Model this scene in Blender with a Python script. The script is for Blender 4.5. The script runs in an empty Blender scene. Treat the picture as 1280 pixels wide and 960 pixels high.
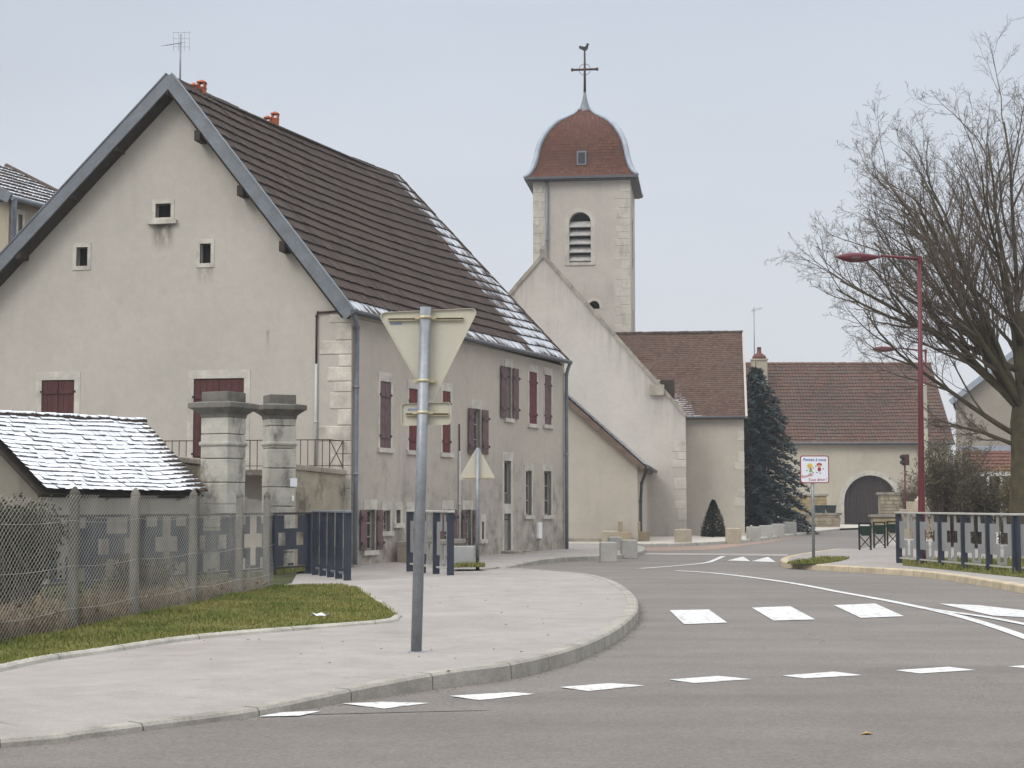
import bpy, bmesh, math, random
from mathutils import Vector as V, Matrix, noise as mnoise
from mathutils.geometry import tessellate_polygon
R = math.radians
rng = random.Random(7)
C = bpy.context.scene.collection
SC = bpy.context.scene

# ---------------------------------------------------------------- camera
FPX, CAMH, PITCH = 2000.0, 1.55, math.atan(148/2000)
cam = bpy.data.cameras.new('camera'); camo = bpy.data.objects.new('camera', cam); C.objects.link(camo)
cam.sensor_width = 36; cam.lens = 36*FPX/1280; cam.clip_start = .1; cam.clip_end = 3000
camo.location = (0, 0, CAMH); camo.rotation_euler = (math.pi/2+PITCH, 0, 0)
SC.camera = camo
CAM = V((0, 0, CAMH)); CA, SA = math.cos(PITCH), math.sin(PITCH)

# ---------------------------------------------------------------- sky, sun, exposure
SUN_EL, SUN_AZ = R(42), R(222)          # azimuth the light comes from, clockwise from +Y
w = bpy.data.worlds.new('World'); SC.world = w; w.use_nodes = True
nt = w.node_tree; nt.nodes.clear()
out = nt.nodes.new('ShaderNodeOutputWorld'); bg = nt.nodes.new('ShaderNodeBackground')
sky = nt.nodes.new('ShaderNodeTexSky'); sky.sky_type = 'NISHITA'; sky.sun_disc = False
sky.sun_elevation = SUN_EL; sky.sun_rotation = SUN_AZ; sky.dust_density = 4; sky.air_density = 1.2
tc = nt.nodes.new('ShaderNodeTexCoord'); sep = nt.nodes.new('ShaderNodeSeparateXYZ')
nt.links.new(tc.outputs['Generated'], sep.inputs[0])
ramp = nt.nodes.new('ShaderNodeValToRGB'); nt.links.new(sep.outputs['Z'], ramp.inputs[0])
e = ramp.color_ramp.elements
e[0].position = 0.0; e[0].color = (.635, .645, .67, 1)
e[1].position = 1.0; e[1].color = (2.02, 2.06, 2.10, 1)
for p, c in ((.12, (.60, .63, .68)), (.30, (.525, .575, .65)), (.45, (.92, .95, 1.0)), (.7, (1.64, 1.68, 1.72))):
    k = e.new(p); k.color = (*c, 1)
nz = nt.nodes.new('ShaderNodeTexNoise'); nz.inputs['Scale'].default_value = 2.2; nz.inputs['Detail'].default_value = 3
mp = nt.nodes.new('ShaderNodeMapping'); mp.inputs['Scale'].default_value = (1, 1, 3.0)
nt.links.new(tc.outputs['Generated'], mp.inputs[0]); nt.links.new(mp.outputs[0], nz.inputs[0])
mr = nt.nodes.new('ShaderNodeMapRange'); mr.inputs[1].default_value = .3; mr.inputs[2].default_value = .7
mr.inputs[3].default_value = .945; mr.inputs[4].default_value = 1.055
nt.links.new(nz.outputs[0], mr.inputs[0])
mul = nt.nodes.new('ShaderNodeVectorMath'); mul.operation = 'SCALE'
nt.links.new(ramp.outputs[0], mul.inputs[0]); nt.links.new(mr.outputs[0], mul.inputs['Scale'])
bg2 = nt.nodes.new('ShaderNodeBackground'); bg2.inputs[1].default_value = 1.0
nt.links.new(mul.outputs[0], bg2.inputs[0])
nt.links.new(sky.outputs[0], bg.inputs[0]); bg.inputs[1].default_value = .006   # a trace of blue through the cloud
add = nt.nodes.new('ShaderNodeAddShader')
nt.links.new(bg.outputs[0], add.inputs[0]); nt.links.new(bg2.outputs[0], add.inputs[1])
nt.links.new(add.outputs[0], out.inputs[0])
sl = bpy.data.lights.new('sun', 'SUN'); sl.energy = 1.2; sl.angle = R(25); sl.color = (1, .96, .9)
so = bpy.data.objects.new('sun', sl); C.objects.link(so)
sd = V((math.sin(SUN_AZ)*math.cos(SUN_EL), math.cos(SUN_AZ)*math.cos(SUN_EL), math.sin(SUN_EL)))
so.rotation_euler = sd.to_track_quat('Z', 'Y').to_euler(); so.location = (0, 0, 60)
SC.view_settings.view_transform = 'Standard'; SC.view_settings.look = 'None'
SC.view_settings.exposure = 0.13; SC.view_settings.gamma = 1; SC.view_settings.use_curve_mapping = False
SC.cycles.max_bounces = 5; SC.cycles.use_denoising = True

# ---------------------------------------------------------------- photo pixel -> world
def ray(px, py):
    x = (px-640)/FPX; y = (480-py)/FPX
    return V((x, CA-SA*y, SA+CA*y))
def G(px, py, z=0.0):
    d = ray(px, py); return CAM + d*((z-CAMH)/d.z)
def at(px, py, Y):
    d = ray(px, py); return CAM + d*(Y/d.y)
class Plane:                      # vertical plane: s runs along u, z is up, o is out along n
    def __init__(s, P, u, n=None):
        s.P = V((P[0], P[1], 0)); s.u = V((u[0], u[1], 0)).normalized()
        s.n = V((s.u.y, -s.u.x, 0))
        if n is not None and s.n.dot(n) < 0: s.n = -s.n
        elif n is None and s.n.dot(CAM - s.P) < 0: s.n = -s.n
    def pt(s, a, z, o=0): return s.P + s.u*a + s.n*o + V((0, 0, z))
    def hit3(s, px, py):
        d = ray(px, py); return CAM + d*((s.P-CAM).dot(s.n)/d.dot(s.n))
    def hit(s, px, py):
        q = s.hit3(px, py); return (q-s.P).dot(s.u), q.z
    def rect(s, x0, y0, x1, y1):
        ym, xm = (y0+y1)/2, (x0+x1)/2
        a, b = s.hit(x0, ym)[0], s.hit(x1, ym)[0]
        return min(a, b), max(a, b), s.hit(xm, y1)[1], s.hit(xm, y0)[1]

# ---------------------------------------------------------------- mesh builder
class MB:
    def __init__(s): s.v = []; s.f = []; s.mi = []; s.sm = []; s.col = {}
    def face(s, pts, m=0, sm=False, cols=None):
        b = len(s.v); s.v += [V(p) for p in pts]; s.f.append(tuple(range(b, b+len(pts)))); s.mi.append(m); s.sm.append(sm)
        if cols:
            for i, c in enumerate(cols): s.col[b+i] = c
    def idx(s, pts):
        b = len(s.v); s.v += [V(p) for p in pts]; return b
    def add(s, f, m=0, sm=False): s.f.append(tuple(f)); s.mi.append(m); s.sm.append(sm)
    def ob(s, o, ex, ey, ez, m=0):
        o, ex, ey, ez = V(o), V(ex), V(ey), V(ez)
        b = s.idx([o, o+ex, o+ex+ey, o+ey, o+ez, o+ex+ez, o+ex+ey+ez, o+ey+ez])
        if ex.cross(ey).dot(ez) > 0: q = ((0, 3, 2, 1), (4, 5, 6, 7), (0, 1, 5, 4), (1, 2, 6, 5), (2, 3, 7, 6), (3, 0, 4, 7))
        else: q = ((0, 1, 2, 3), (7, 6, 5, 4), (4, 5, 1, 0), (5, 6, 2, 1), (6, 7, 3, 2), (7, 4, 0, 3))
        for t in q: s.add([b+i for i in t], m)
    def box(s, c, sz, rz=0, m=0):
        c = V(c); x = V((math.cos(rz), math.sin(rz), 0)); y = V((-x.y, x.x, 0))
        s.ob(c-x*sz[0]/2-y*sz[1]/2-V((0, 0, sz[2]/2)), x*sz[0], y*sz[1], V((0, 0, sz[2])), m)
    def pbox(s, pl, s0, s1, z0, z1, o0, o1, m=0):
        s.ob(pl.pt(s0, z0, o0), pl.u*(s1-s0), pl.n*(o1-o0), V((0, 0, z1-z0)), m)
    def bar(s, p, q, wd, th, up=(0, 0, 1), m=0):
        p, q = V(p), V(q); d = (q-p).normalized(); sx = d.cross(V(up)).normalized(); uy = sx.cross(d)
        s.ob(p-sx*wd/2-uy*th/2, q-p, sx*wd, uy*th, m)
    def tube(s, pts, rs, n=8, m=0, cap=True, sm=True):
        pts = [V(p) for p in pts]
        if not hasattr(rs, '__len__'): rs = [rs]*len(pts)
        d0 = (pts[1]-pts[0]).normalized(); a = d0.orthogonal().normalized(); rings = []
        for i, p in enumerate(pts):
            d = (pts[min(i+1, len(pts)-1)]-pts[max(i-1, 0)]).normalized()
            a = (a-d*a.dot(d)).normalized(); b = d.cross(a)
            rings.append(s.idx([p+(a*math.cos(2*math.pi*k/n)+b*math.sin(2*math.pi*k/n))*rs[i] for k in range(n)]))
        for i in range(len(pts)-1):
            for k in range(n):
                s.add((rings[i]+k, rings[i]+(k+1) % n, rings[i+1]+(k+1) % n, rings[i+1]+k), m, sm)
        if cap:
            s.add([rings[0]+k for k in range(n)][::-1], m); s.add([rings[-1]+k for k in range(n)], m)
    def lathe(s, c, prof, n=16, m=0, sm=True, rz=0):
        c = V(c); rings = [s.idx([c+V((r*math.cos(rz+2*math.pi*k/n), r*math.sin(rz+2*math.pi*k/n), z)) for k in range(n)]) for r, z in prof]
        for i in range(len(prof)-1):
            for k in range(n): s.add((rings[i]+k, rings[i]+(k+1) % n, rings[i+1]+(k+1) % n, rings[i+1]+k), m, sm)
        s.add([rings[0]+k for k in range(n)][::-1], m); s.add([rings[-1]+k for k in range(n)], m)
    def prism(s, poly, ext, m=0):               # polygon (3d points) extruded by ext
        ext = V(ext); n = len(poly); b = s.idx(poly); t = s.idx([V(p)+ext for p in poly])
        s.add([b+i for i in range(n)][::-1], m); s.add([t+i for i in range(n)], m)
        for i in range(n): s.add((b+i, b+(i+1) % n, t+(i+1) % n, t+i), m)
    def sheet(s, poly, z=None, m=0):            # concave flat polygon
        pts = [V((p[0], p[1], p[2] if (z is None) else z)) for p in poly]
        b = s.idx(pts)
        for t in tessellate_polygon([[V((p.x, p.y, 0)) for p in pts]]):
            a, bb, c = [pts[i] for i in t]
            if (bb-a).cross(c-a).z < 0: t = (t[0], t[2], t[1])
            s.add([b+i for i in t], m)

ORG = {}
def _mesh(name, mb, mats, loc=V((0, 0, 0)), normals=False):
    me = bpy.data.meshes.new(name); me.from_pydata([tuple(v-loc) for v in mb.v], [], mb.f)
    for m in (mats if isinstance(mats, (list, tuple)) else [mats]): me.materials.append(m)
    me.polygons.foreach_set('material_index', mb.mi); me.polygons.foreach_set('use_smooth', mb.sm)
    if mb.col:
        at_ = me.color_attributes.new('Tint', 'FLOAT_COLOR', 'POINT')
        buf = []
        for i in range(len(mb.v)): buf += list(mb.col.get(i, (.5, -1, 0))) + [1]
        at_.data.foreach_set('color', buf)
    me.update(); return me
def thing(name, label, cat, loc, group=None):
    o = bpy.data.objects.new(name, None); C.objects.link(o); o.location = loc; ORG[o.name] = V(loc)
    o.empty_display_size = .3; o['label'] = label; o['category'] = cat
    if group: o['group'] = group
    return o
SPLIT = {'window_surround', 'gable_surround', 'purlin_end', 'arch_surround', 'attic_opening', 'belfry_opening', 'hinge', 'corner_stones', 'louvre', 'fixing_rail', 'rail_slot', 'sticker', 'visor', 'hip_flashing', 'gutter', 'ridge_tiles', 'roof_timber', 'barge_board', 'soffit'}
def islands(mb, tol=.035):
    par = list(range(len(mb.v)))
    def find(i):
        while par[i] != i: par[i] = par[par[i]]; i = par[i]
        return i
    for f in mb.f:
        a = find(f[0])
        for j in f[1:]: par[find(j)] = a
    comp = {}
    for i, v in enumerate(mb.v):
        r_ = find(i); c = comp.get(r_)
        if c is None: comp[r_] = [v.x, v.y, v.z, v.x, v.y, v.z]
        else:
            for k in range(3): c[k] = min(c[k], v[k]); c[k+3] = max(c[k+3], v[k])
    ks = list(comp); g = {k: k for k in ks}
    def fg(k):
        while g[k] != k: k = g[k]
        return k
    for i, a in enumerate(ks):
        A = comp[a]
        for b in ks[i+1:]:
            B = comp[b]
            if all(A[k]-tol <= B[k+3] and B[k]-tol <= A[k+3] for k in range(3)):
                ra, rb = fg(a), fg(b)
                if ra != rb: g[rb] = ra
    out = {}
    for fi, f in enumerate(mb.f): out.setdefault(fg(find(f[0])), []).append(fi)
    res = []
    for fl in out.values():
        m = MB(); mp_ = {}
        for fi in fl:
            t = []
            for i in mb.f[fi]:
                if i not in mp_:
                    mp_[i] = len(m.v); m.v.append(mb.v[i])
                    if i in mb.col: m.col[mp_[i]] = mb.col[i]
                t.append(mp_[i])
            m.f.append(tuple(t)); m.mi.append(mb.mi[fi]); m.sm.append(mb.sm[fi])
        res.append(m)
    return res
def part(name, mb, mats, parent, label=None, bevel=0, kind=None):
    if name in SPLIT:
        L_ = islands(mb)
        if len(L_) > 1:
            for m in L_[1:]: _part(name, m, mats, parent, label, bevel, kind)
            mb = L_[0]
    return _part(name, mb, mats, parent, label, bevel, kind)
def _part(name, mb, mats, parent, label=None, bevel=0, kind=None):
    loc = ORG[parent.name]
    o = bpy.data.objects.new(name, _mesh(name, mb, mats, loc)); C.objects.link(o); o.parent = parent; ORG[o.name] = loc
    if label: o['label'] = label
    if kind: o['kind'] = kind
    if bevel: bev(o, bevel)
    return o
def solo(name, mb, mats, label, cat, loc, group=None, bevel=0):
    loc = V(loc); o = bpy.data.objects.new(name, _mesh(name, mb, mats, loc)); C.objects.link(o); o.location = loc; ORG[o.name] = loc
    o['label'] = label; o['category'] = cat
    if group: o['group'] = group
    if bevel: bev(o, bevel)
    return o
def struct(name, mb, mats, kind='structure', bevel=0):
    o = bpy.data.objects.new(name, _mesh(name, mb, mats)); C.objects.link(o); o['kind'] = kind
    if bevel: bev(o, bevel)
    return o
def bev(o, wd):
    b = o.modifiers.new('bevel', 'BEVEL'); b.width = wd; b.segments = 2; b.limit_method = 'ANGLE'
def copy_tree(o, loc, rz=None, label=None):
    c = o.copy(); C.objects.link(c); c.location = loc
    if rz is not None: c.rotation_euler = (0, 0, rz)
    if label: c['label'] = label
    for ch in list(o.children):
        d = ch.copy(); C.objects.link(d); d.parent = c
        for g in list(ch.children):
            k = g.copy(); C.objects.link(k); k.parent = d
    return c

# ---------------------------------------------------------------- materials
class NT:
    def __init__(s, name):
        s.m = bpy.data.materials.new(name); s.m.use_nodes = True; s.t = s.m.node_tree
        s.b = s.t.nodes['Principled BSDF']; s.tc = s.n('ShaderNodeTexCoord')
    def n(s, typ, **k):
        o = s.t.nodes.new(typ)
        for a, b in k.items(): setattr(o, a, b)
        return o
    def put(s, v, sock):
        if hasattr(v, 'is_linked') or isinstance(v, bpy.types.NodeSocket): s.t.links.new(v, sock)
        else:
            if isinstance(v, tuple) and len(v) == 3 and sock.type == 'RGBA': v = (*v, 1)
            sock.default_value = v
    def noise(s, scale, detail=4, rough=.55, vec=None, stretch=None):
        v = vec or s.tc.outputs['Object']
        if stretch:
            mp = s.n('ShaderNodeMapping'); mp.inputs['Scale'].default_value = stretch; s.t.links.new(v, mp.inputs[0]); v = mp.outputs[0]
        o = s.n('ShaderNodeTexNoise'); o.inputs['Scale'].default_value = scale; o.inputs['Detail'].default_value = detail
        o.inputs['Roughness'].default_value = rough; s.t.links.new(v, o.inputs['Vector']); return o.outputs[0]
    def rng(s, v, a, b, c=0.0, d=1.0):
        o = s.n('ShaderNodeMapRange'); s.put(v, o.inputs[0])
        for i, x in enumerate((a, b, c, d)): o.inputs[i+1].default_value = x
        return o.outputs[0]
    def math(s, op, a, b=0.0):
        o = s.n('ShaderNodeMath', operation=op); s.put(a, o.inputs[0]); s.put(b, o.inputs[1]); return o.outputs[0]
    def mix(s, f, a, b, mode='MIX'):
        o = s.n('ShaderNodeMix', data_type='RGBA', blend_type=mode); s.put(f, o.inputs[0]); s.put(a, o.inputs[6]); s.put(b, o.inputs[7]); return o.outputs[2]
    def scale(s, col, f):
        o = s.n('ShaderNodeVectorMath', operation='SCALE'); s.put(col, o.inputs[0]); s.put(f, o.inputs['Scale']); return o.outputs[0]
    def bump(s, h, strength=.3, dist=.02):
        o = s.n('ShaderNodeBump'); o.inputs['Strength'].default_value = strength; o.inputs['Distance'].default_value = dist
        s.t.links.new(h, o.inputs['Height']); s.t.links.new(o.outputs[0], s.b.inputs['Normal'])
    def done(s, col, rough=.85, spec=.25, metal=0):
        s.put(col, s.b.inputs['Base Color']); s.put(rough, s.b.inputs['Roughness'])
        s.b.inputs['Specular IOR Level'].default_value = spec; s.b.inputs['Metallic'].default_value = metal
        return s.m
def mul3(c, f): return tuple(x*f for x in c)
def M(name, col, var=.18, sc=3.0, rough=.85, bump=.15, bs=30, spec=.25, metal=0, col2=None, fine=.1, obj=0):
    t = NT(name)
    n1 = t.noise(sc, 6, .6); c = t.mix(t.rng(n1, .3, .7), mul3(col, 1-var), col2 or mul3(col, 1+var))
    f = t.rng(t.noise(bs*1.7, 2), .25, .75, 1-fine, 1+fine); c = t.scale(c, f)
    if obj:
        oi = t.n('ShaderNodeObjectInfo'); c = t.scale(c, t.rng(oi.outputs['Random'], 0, 1, 1-obj, 1+obj))
    if bump: t.bump(t.noise(bs, 5, .65), bump, .01)
    return t.done(c, rough, spec, metal)
def plaster(name, col, dirt=(.16, .14, .12), damp=0.0, streak=.35, var=.1, drips=(), rake=None):
    t = NT(name); geo = t.n('ShaderNodeNewGeometry'); pos = geo.outputs['Position']
    c = t.mix(t.rng(t.noise(.55, 6, .62, pos), .3, .72), mul3(col, 1-var), mul3(col, 1+var*.7))
    c = t.scale(c, t.rng(t.noise(4.5, 6, .7, pos), .25, .75, .93, 1.06))
    c = t.scale(c, t.rng(t.noise(70, 2, .5, pos), .2, .8, .90, 1.09))
    st = t.noise(1.6, 5, .62, pos, (1.5, 1.5, .13)); blot = t.noise(.45, 4, .6, pos)
    k = t.math('MULTIPLY', t.rng(st, .52, .78), t.rng(blot, .42, .62)); c = t.mix(t.math('MULTIPLY', k, streak), c, dirt)
    if damp:
        sp = t.n('ShaderNodeSeparateXYZ'); t.t.links.new(pos, sp.inputs[0])
        e1 = t.math('ADD', sp.outputs[2], t.math('MULTIPLY', t.math('SUBTRACT', t.noise(1.1, 6, .7, pos), .5), -5.0))
        dm = t.rng(e1, damp*1.25, damp*.1); pat = t.rng(t.noise(2.2, 5, .7, pos), .36, .62)
        c = t.mix(t.math('MULTIPLY', t.math('MULTIPLY', dm, pat), .68), c, dirt)
        # patches where the render has fallen and been filled
        fp = t.math('MULTIPLY', t.rng(e1, 1.5, .6), t.rng(t.noise(1.7, 3, .5, pos, (1, 1, .6)), .62, .66)); c = t.mix(t.math('MULTIPLY', fp, .55), c, mul3(col, 1.18))
    if rake:                        # grey run-off below a sloping coping
        sp = t.n('ShaderNodeSeparateXYZ'); t.t.links.new(pos, sp.inputs[0]); x0, z0, k0, dp = rake
        d = t.math('SUBTRACT', t.math('SUBTRACT', z0, t.math('MULTIPLY', t.math('ABSOLUTE', t.math('SUBTRACT', sp.outputs[0], x0)), k0)), sp.outputs[2])
        ln = t.math('MULTIPLY', t.noise(1.3, 4, .6, pos, (1, 1, .08)), dp); k = t.rng(t.math('DIVIDE', d, ln), 1.0, .1)
        k = t.math('MULTIPLY', t.math('MULTIPLY', k, t.rng(d, 0, .03)), t.rng(t.noise(3.2, 5, .65, pos, (1.4, 1.4, .12)), .40, .62)); c = t.mix(t.math('MULTIPLY', k, .42), c, (.19, .175, .155))
    if drips:                       # dark run-off below the sills
        sp = t.n('ShaderNodeSeparateXYZ'); t.t.links.new(pos, sp.inputs[0]); nn = t.noise(6, 5, .7, pos, (1.6, 1.6, .35))
        for x, z, hw, ln, am in drips:
            dx = t.math('ABSOLUTE', t.math('SUBTRACT', sp.outputs[0], x)); k = t.math('MULTIPLY', t.rng(dx, hw, hw*.55), t.rng(sp.outputs[2], z-ln, z))
            k = t.math('MULTIPLY', t.math('MULTIPLY', k, t.rng(sp.outputs[2], z+.06, z+.03)), t.rng(nn, .36, .52)); c = t.mix(t.math('MULTIPLY', k, am), c, (.07, .062, .052))
    t.bump(t.noise(55, 5, .7, pos), .25, .012)
    return t.done(c, .92, .15)
def stone(name, col, var=.25, dirt=(.07, .065, .055), amt=.6, obj=.06):
    t = NT(name); geo = t.n('ShaderNodeNewGeometry'); pos = geo.outputs['Position']
    c = t.mix(t.rng(t.noise(2.4, 6, .65, pos), .3, .7), mul3(col, 1-var), mul3(col, 1+var*.6))
    d = t.rng(t.noise(1.7, 7, .7, pos, (1, 1, .55)), .5, .68); c = t.mix(t.math('MULTIPLY', d, amt), c, dirt)
    c = t.scale(c, t.rng(t.noise(45, 3, .6, pos), .25, .75, .84, 1.14))
    if obj:
        oi = t.n('ShaderNodeObjectInfo'); c = t.scale(c, t.rng(oi.outputs['Random'], 0, 1, 1-obj, 1+obj))
    t.bump(t.noise(28, 6, .7, pos), .45, .02); return t.done(c, .92, .15)
def tile(name, cols, snowcol=(.74, .77, .82), rough=.8, moss=.25, mossc=(.06, .06, .045), snow_on=True, bmp=.4, streak=None):
    t = NT(name); a = t.n('ShaderNodeVertexColor', layer_name='Tint'); sp = t.n('ShaderNodeSeparateColor'); t.t.links.new(a.outputs[0], sp.inputs[0])
    r = t.n('ShaderNodeValToRGB'); t.t.links.new(sp.outputs[0], r.inputs[0])
    el = r.color_ramp.elements; el[0].color = (*cols[0], 1); el[1].color = (*cols[-1], 1)
    for i, cc in enumerate(cols[1:-1]): k = el.new((i+1)/(len(cols)-1)); k.color = (*cc, 1)
    c = r.outputs[0]
    c = t.scale(c, t.rng(t.noise(14, 5, .7), .25, .75, .75, 1.25))
    c = t.mix(t.math('MULTIPLY', t.rng(t.noise(1.1, 6, .7), .48, .68), moss), c, mossc)
    if snow_on:
        n = t.math('MULTIPLY', t.math('SUBTRACT', t.noise(7, 6, .68), .5), 1.3)
        g = t.math('SUBTRACT', t.math('ADD', sp.outputs[1], n), sp.outputs[2])
        if streak:                  # thin film of snow, streaked down the slope
            ps = t.n('ShaderNodeNewGeometry').outputs['Position']; dt = t.n('ShaderNodeVectorMath', operation='DOT_PRODUCT'); t.t.links.new(ps, dt.inputs[0]); dt.inputs[1].default_value = streak
            zz = t.n('ShaderNodeSeparateXYZ'); t.t.links.new(ps, zz.inputs[0]); cb = t.n('ShaderNodeCombineXYZ'); t.put(t.math('MULTIPLY', dt.outputs['Value'], 7.0), cb.inputs[0]); t.put(t.math('MULTIPLY', zz.outputs[2], .9), cb.inputs[1])
            s1 = t.math('MULTIPLY', t.math('SUBTRACT', t.noise(1.0, 5, .65, cb.outputs[0]), .5), 2.3); s2 = t.math('MULTIPLY', t.math('SUBTRACT', t.noise(.8, 4, .6, ps), .5), 1.1)
            g = t.math('SUBTRACT', t.math('ADD', t.math('ADD', sp.outputs[1], s1), s2), t.math('MULTIPLY', sp.outputs[2], .35))
        sm = t.rng(g, -.05, .22) if streak else t.rng(g, -.03, .06); c = t.mix(sm, c, snowcol)
    t.bump(t.noise(40, 4, .6), bmp, .012)
    return t.done(c, rough, .2)

m_plaster = plaster('old_render', (.458, .413, .355), damp=2.2, dirt=(.13, .115, .10), streak=.35)
m_church_warm = plaster('church_warm_render', (.435, .395, .338), streak=.22)
m_barn = plaster('barn_render', (.47, .43, .35), streak=.25, damp=.5)
m_back = plaster('back_house_render', (.40, .35, .27), streak=1.0, dirt=(.1, .08, .06))
m_rhouse = plaster('right_house_render', (.30, .27, .225), streak=.3)
m_shed = plaster('shed_render', (.28, .255, .215), streak=.8, damp=1.2)
m_trim = stone('limestone_trim', (.545, .515, .455), amt=.25, obj=0)
m_quoin = stone('limestone_quoin', (.56, .52, .455), amt=.3, obj=0)
m_cquoin = stone('church_quoin', (.495, .46, .405), amt=.35, obj=0, var=.15)
m_pillar = stone('pillar_stone', (.45, .43, .375), amt=.95, obj=.05)
m_pillar_cap = stone('pillar_cap_stone', (.17, .16, .14), amt=.8, obj=0)
m_wallst = stone('stained_wall', (.33, .29, .22), amt=.95, dirt=(.05, .045, .04))
m_cope = stone('coping_stone', (.32, .29, .24), amt=.8, obj=0)
m_block = stone('grey_block', (.37, .36, .335), amt=.15, obj=.08, var=.12)
m_blockt = stone('tan_block', (.42, .365, .285), amt=.2, obj=.08, var=.15)
m_blockb = stone('brown_block', (.34, .275, .19), amt=.35, obj=.05)
m_kerb = stone('kerb_concrete', (.335, .315, .28), amt=.5, dirt=(.135, .125, .105), obj=0)
m_kerbt = stone('kerb_limestone', (.50, .42, .30), amt=.25, obj=0)
m_edge = stone('edging_concrete', (.44, .42, .37), amt=.4, obj=0)
m_conc = stone('post_concrete', (.155, .147, .127), amt=.7, dirt=(.085, .075, .06), obj=.28)
m_shut_m = M('mauve_shutter_paint', (.14, .088, .092), .25, 5, .75, .2, 60)
m_shut_r = M('red_shutter_paint', (.135, .04, .034), .25, 5, .75, .2, 60)
m_shut_d = M('dark_red_shutter_paint', (.085, .032, .030), .25, 5, .75, .2, 60)
m_iron = M('dark_iron', (.035, .03, .03), .3, 8, .6, .1)
m_rust = M('rusty_iron', (.06, .038, .03), .35, 8, .8, .1)
m_zinc = M('zinc', (.155, .17, .19), .16, 2.5, .5, .06, 8, .4, .25)
m_zincl = M('pale_zinc', (.30, .34, .39), .15, 2.5, .5, .06, 8, .4, .2)
m_galv = M('galvanised_steel', (.25, .265, .285), .16, 9, .45, .05, 60, .4, .45)
m_signback = M('sign_back', (.50, .475, .385), .05, 2, .5, .02, 20, .4, 0, None, .03)
m_clamp = M('brass_clamp', (.52, .46, .30), .15, 9, .45, .02, 20, .5, .3)
m_slot = M('dark_slot', (.03, .028, .024), .1, 5, .8, 0)
m_sticker = M('blue_sticker', (.22, .25, .36), .35, 60, .5, 0)
m_gutter = M('grey_gutter', (.09, .095, .105), .2, 4, .55, .05, 20, .4, .2)
m_pipe = M('grey_downpipe', (.17, .19, .22), .2, 4, .5, .05, 20, .4, .2)
m_pvc = M('pale_pipe', (.46, .46, .45), .08, 4, .5, 0)
m_wood = M('dark_wood', (.045, .035, .028), .3, 6, .85, .3, 30)
m_timber = M('brown_timber', (.14, .10, .075), .3, 5, .85, .3, 30)
m_door = M('barn_door', (.042, .032, .032), .2, 3, .7, .2, 30)
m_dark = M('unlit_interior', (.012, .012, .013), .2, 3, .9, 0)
t_ = NT('window_glass'); m_glass = t_.done(t_.mix(t_.rng(t_.noise(2, 3), .3, .7), (.02, .022, .024), (.05, .053, .055)), .12, .5)
m_frame = M('weathered_frame', (.33, .30, .27), .15, 5, .7, .1)
m_curtain = M('pale_shutter_inside', (.24, .235, .22), .15, 4, .8, .1)
m_orange = M('terracotta', (.33, .085, .035), .25, 9, .8, .2)
m_redpole = M('red_lacquer', (.105, .012, .019), .12, 3, .45, .03, 20, .4)
m_lens = M('lamp_lens', (.10, .05, .05), .1, 3, .3, 0)
m_blue = M('blue_paint', (.028, .034, .052), .2, 4, .5, .05, 30, .4)
m_greyp = M('grey_panel', (.245, .25, .25), .12, 3, .5, .05, 30, .4)  # lighter neutral grey than the blue parapet panels
m_rail = M('galvanised_rail', (.42, .41, .375), .14, 5, .55, .1, 30, .4, .1)
m_green = M('green_plastic', (.012, .038, .028), .15, 4, .5, .03)
m_black = M('black_metal', (.018, .02, .022), .15, 4, .5, .03)
m_planter = M('planter_plastic', (.025, .04, .042), .15, 4, .5, .03)
m_white = M('white_paint', (.78, .78, .78), .04, 3, .6, .03)
m_board = M('sign_board', (.72, .74, .80), .03, 3, .5, 0, 20, .3, 0, None, .02)
m_signred = M('sign_red', (.28, .03, .04), .1, 8, .5, 0)
m_inkblue = M('ink_blue', (.05, .07, .27), .1, 8, .6, 0)
m_inkred = M('ink_red', (.38, .05, .06), .1, 8, .6, 0)
m_inkyel = M('ink_yellow', (.62, .50, .06), .1, 8, .6, 0)
m_inkgreen = M('ink_green', (.22, .36, .08), .1, 8, .6, 0)
m_inkskin = M('ink_skin', (.62, .34, .22), .1, 8, .6, 0)
m_util = M('utility_cabinet', (.34, .345, .34), .08, 3, .7, .05)
m_paint = NT('road_paint'); _c = m_paint.mix(m_paint.rng(m_paint.noise(9, 7, .75), .36, .50), (.28, .27, .26), (.60, .60, .595)); m_paint = m_paint.done(m_paint.scale(_c, m_paint.rng(m_paint.noise(1.2, 4), .3, .7, .9, 1.05)), .7, .25)
m_paper = M('white_paper', (.75, .76, .78), .05, 5, .7, .1)
m_leafb = M('dry_leaf', (.40, .27, .12), .2, 20, .8, .1)
m_bark = M('mossy_bark', (.072, .06, .042), .35, 3, .95, .8, 22, .1, 0, (.10, .088, .05))
m_twig = M('twig_bark', (.122, .098, .078), .25, 2, .9, .2, 20, .1)
m_fir = M('fir_needles', (.056, .088, .09), .5, 1.6, .9, 0, 20, .05, 0, (.11, .155, .155))
m_yew = M('clipped_needles', (.010, .018, .010), .4, 3, .85, 0, 20, .1)
m_hedge = M('brown_green_leaves', (.05, .045, .022), .5, 2, .85, 0, 20, .1, 0, (.085, .075, .04))
m_hedged = M('dark_evergreen_leaves', (.02, .026, .010), .5, 2, .85, 0, 20, .1, 0, (.04, .045, .018))
m_shrubl = M('shrub_leaves', (.125, .095, .06), .4, 1.5, .85, 0, 20, .1, 0, (.10, .10, .05))
m_yellow = M('yellow_green_leaves', (.16, .14, .03), .4, 2, .8, 0, 20, .15)
m_weed = M('dry_weeds', (.27, .19, .12), .35, 3, .9, 0, 20, .1, 0, (.16, .125, .075))
m_wire = M('galvanised_wire', (.32, .31, .28), .25, 3, .6, 0, 30, .3, .15)
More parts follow.
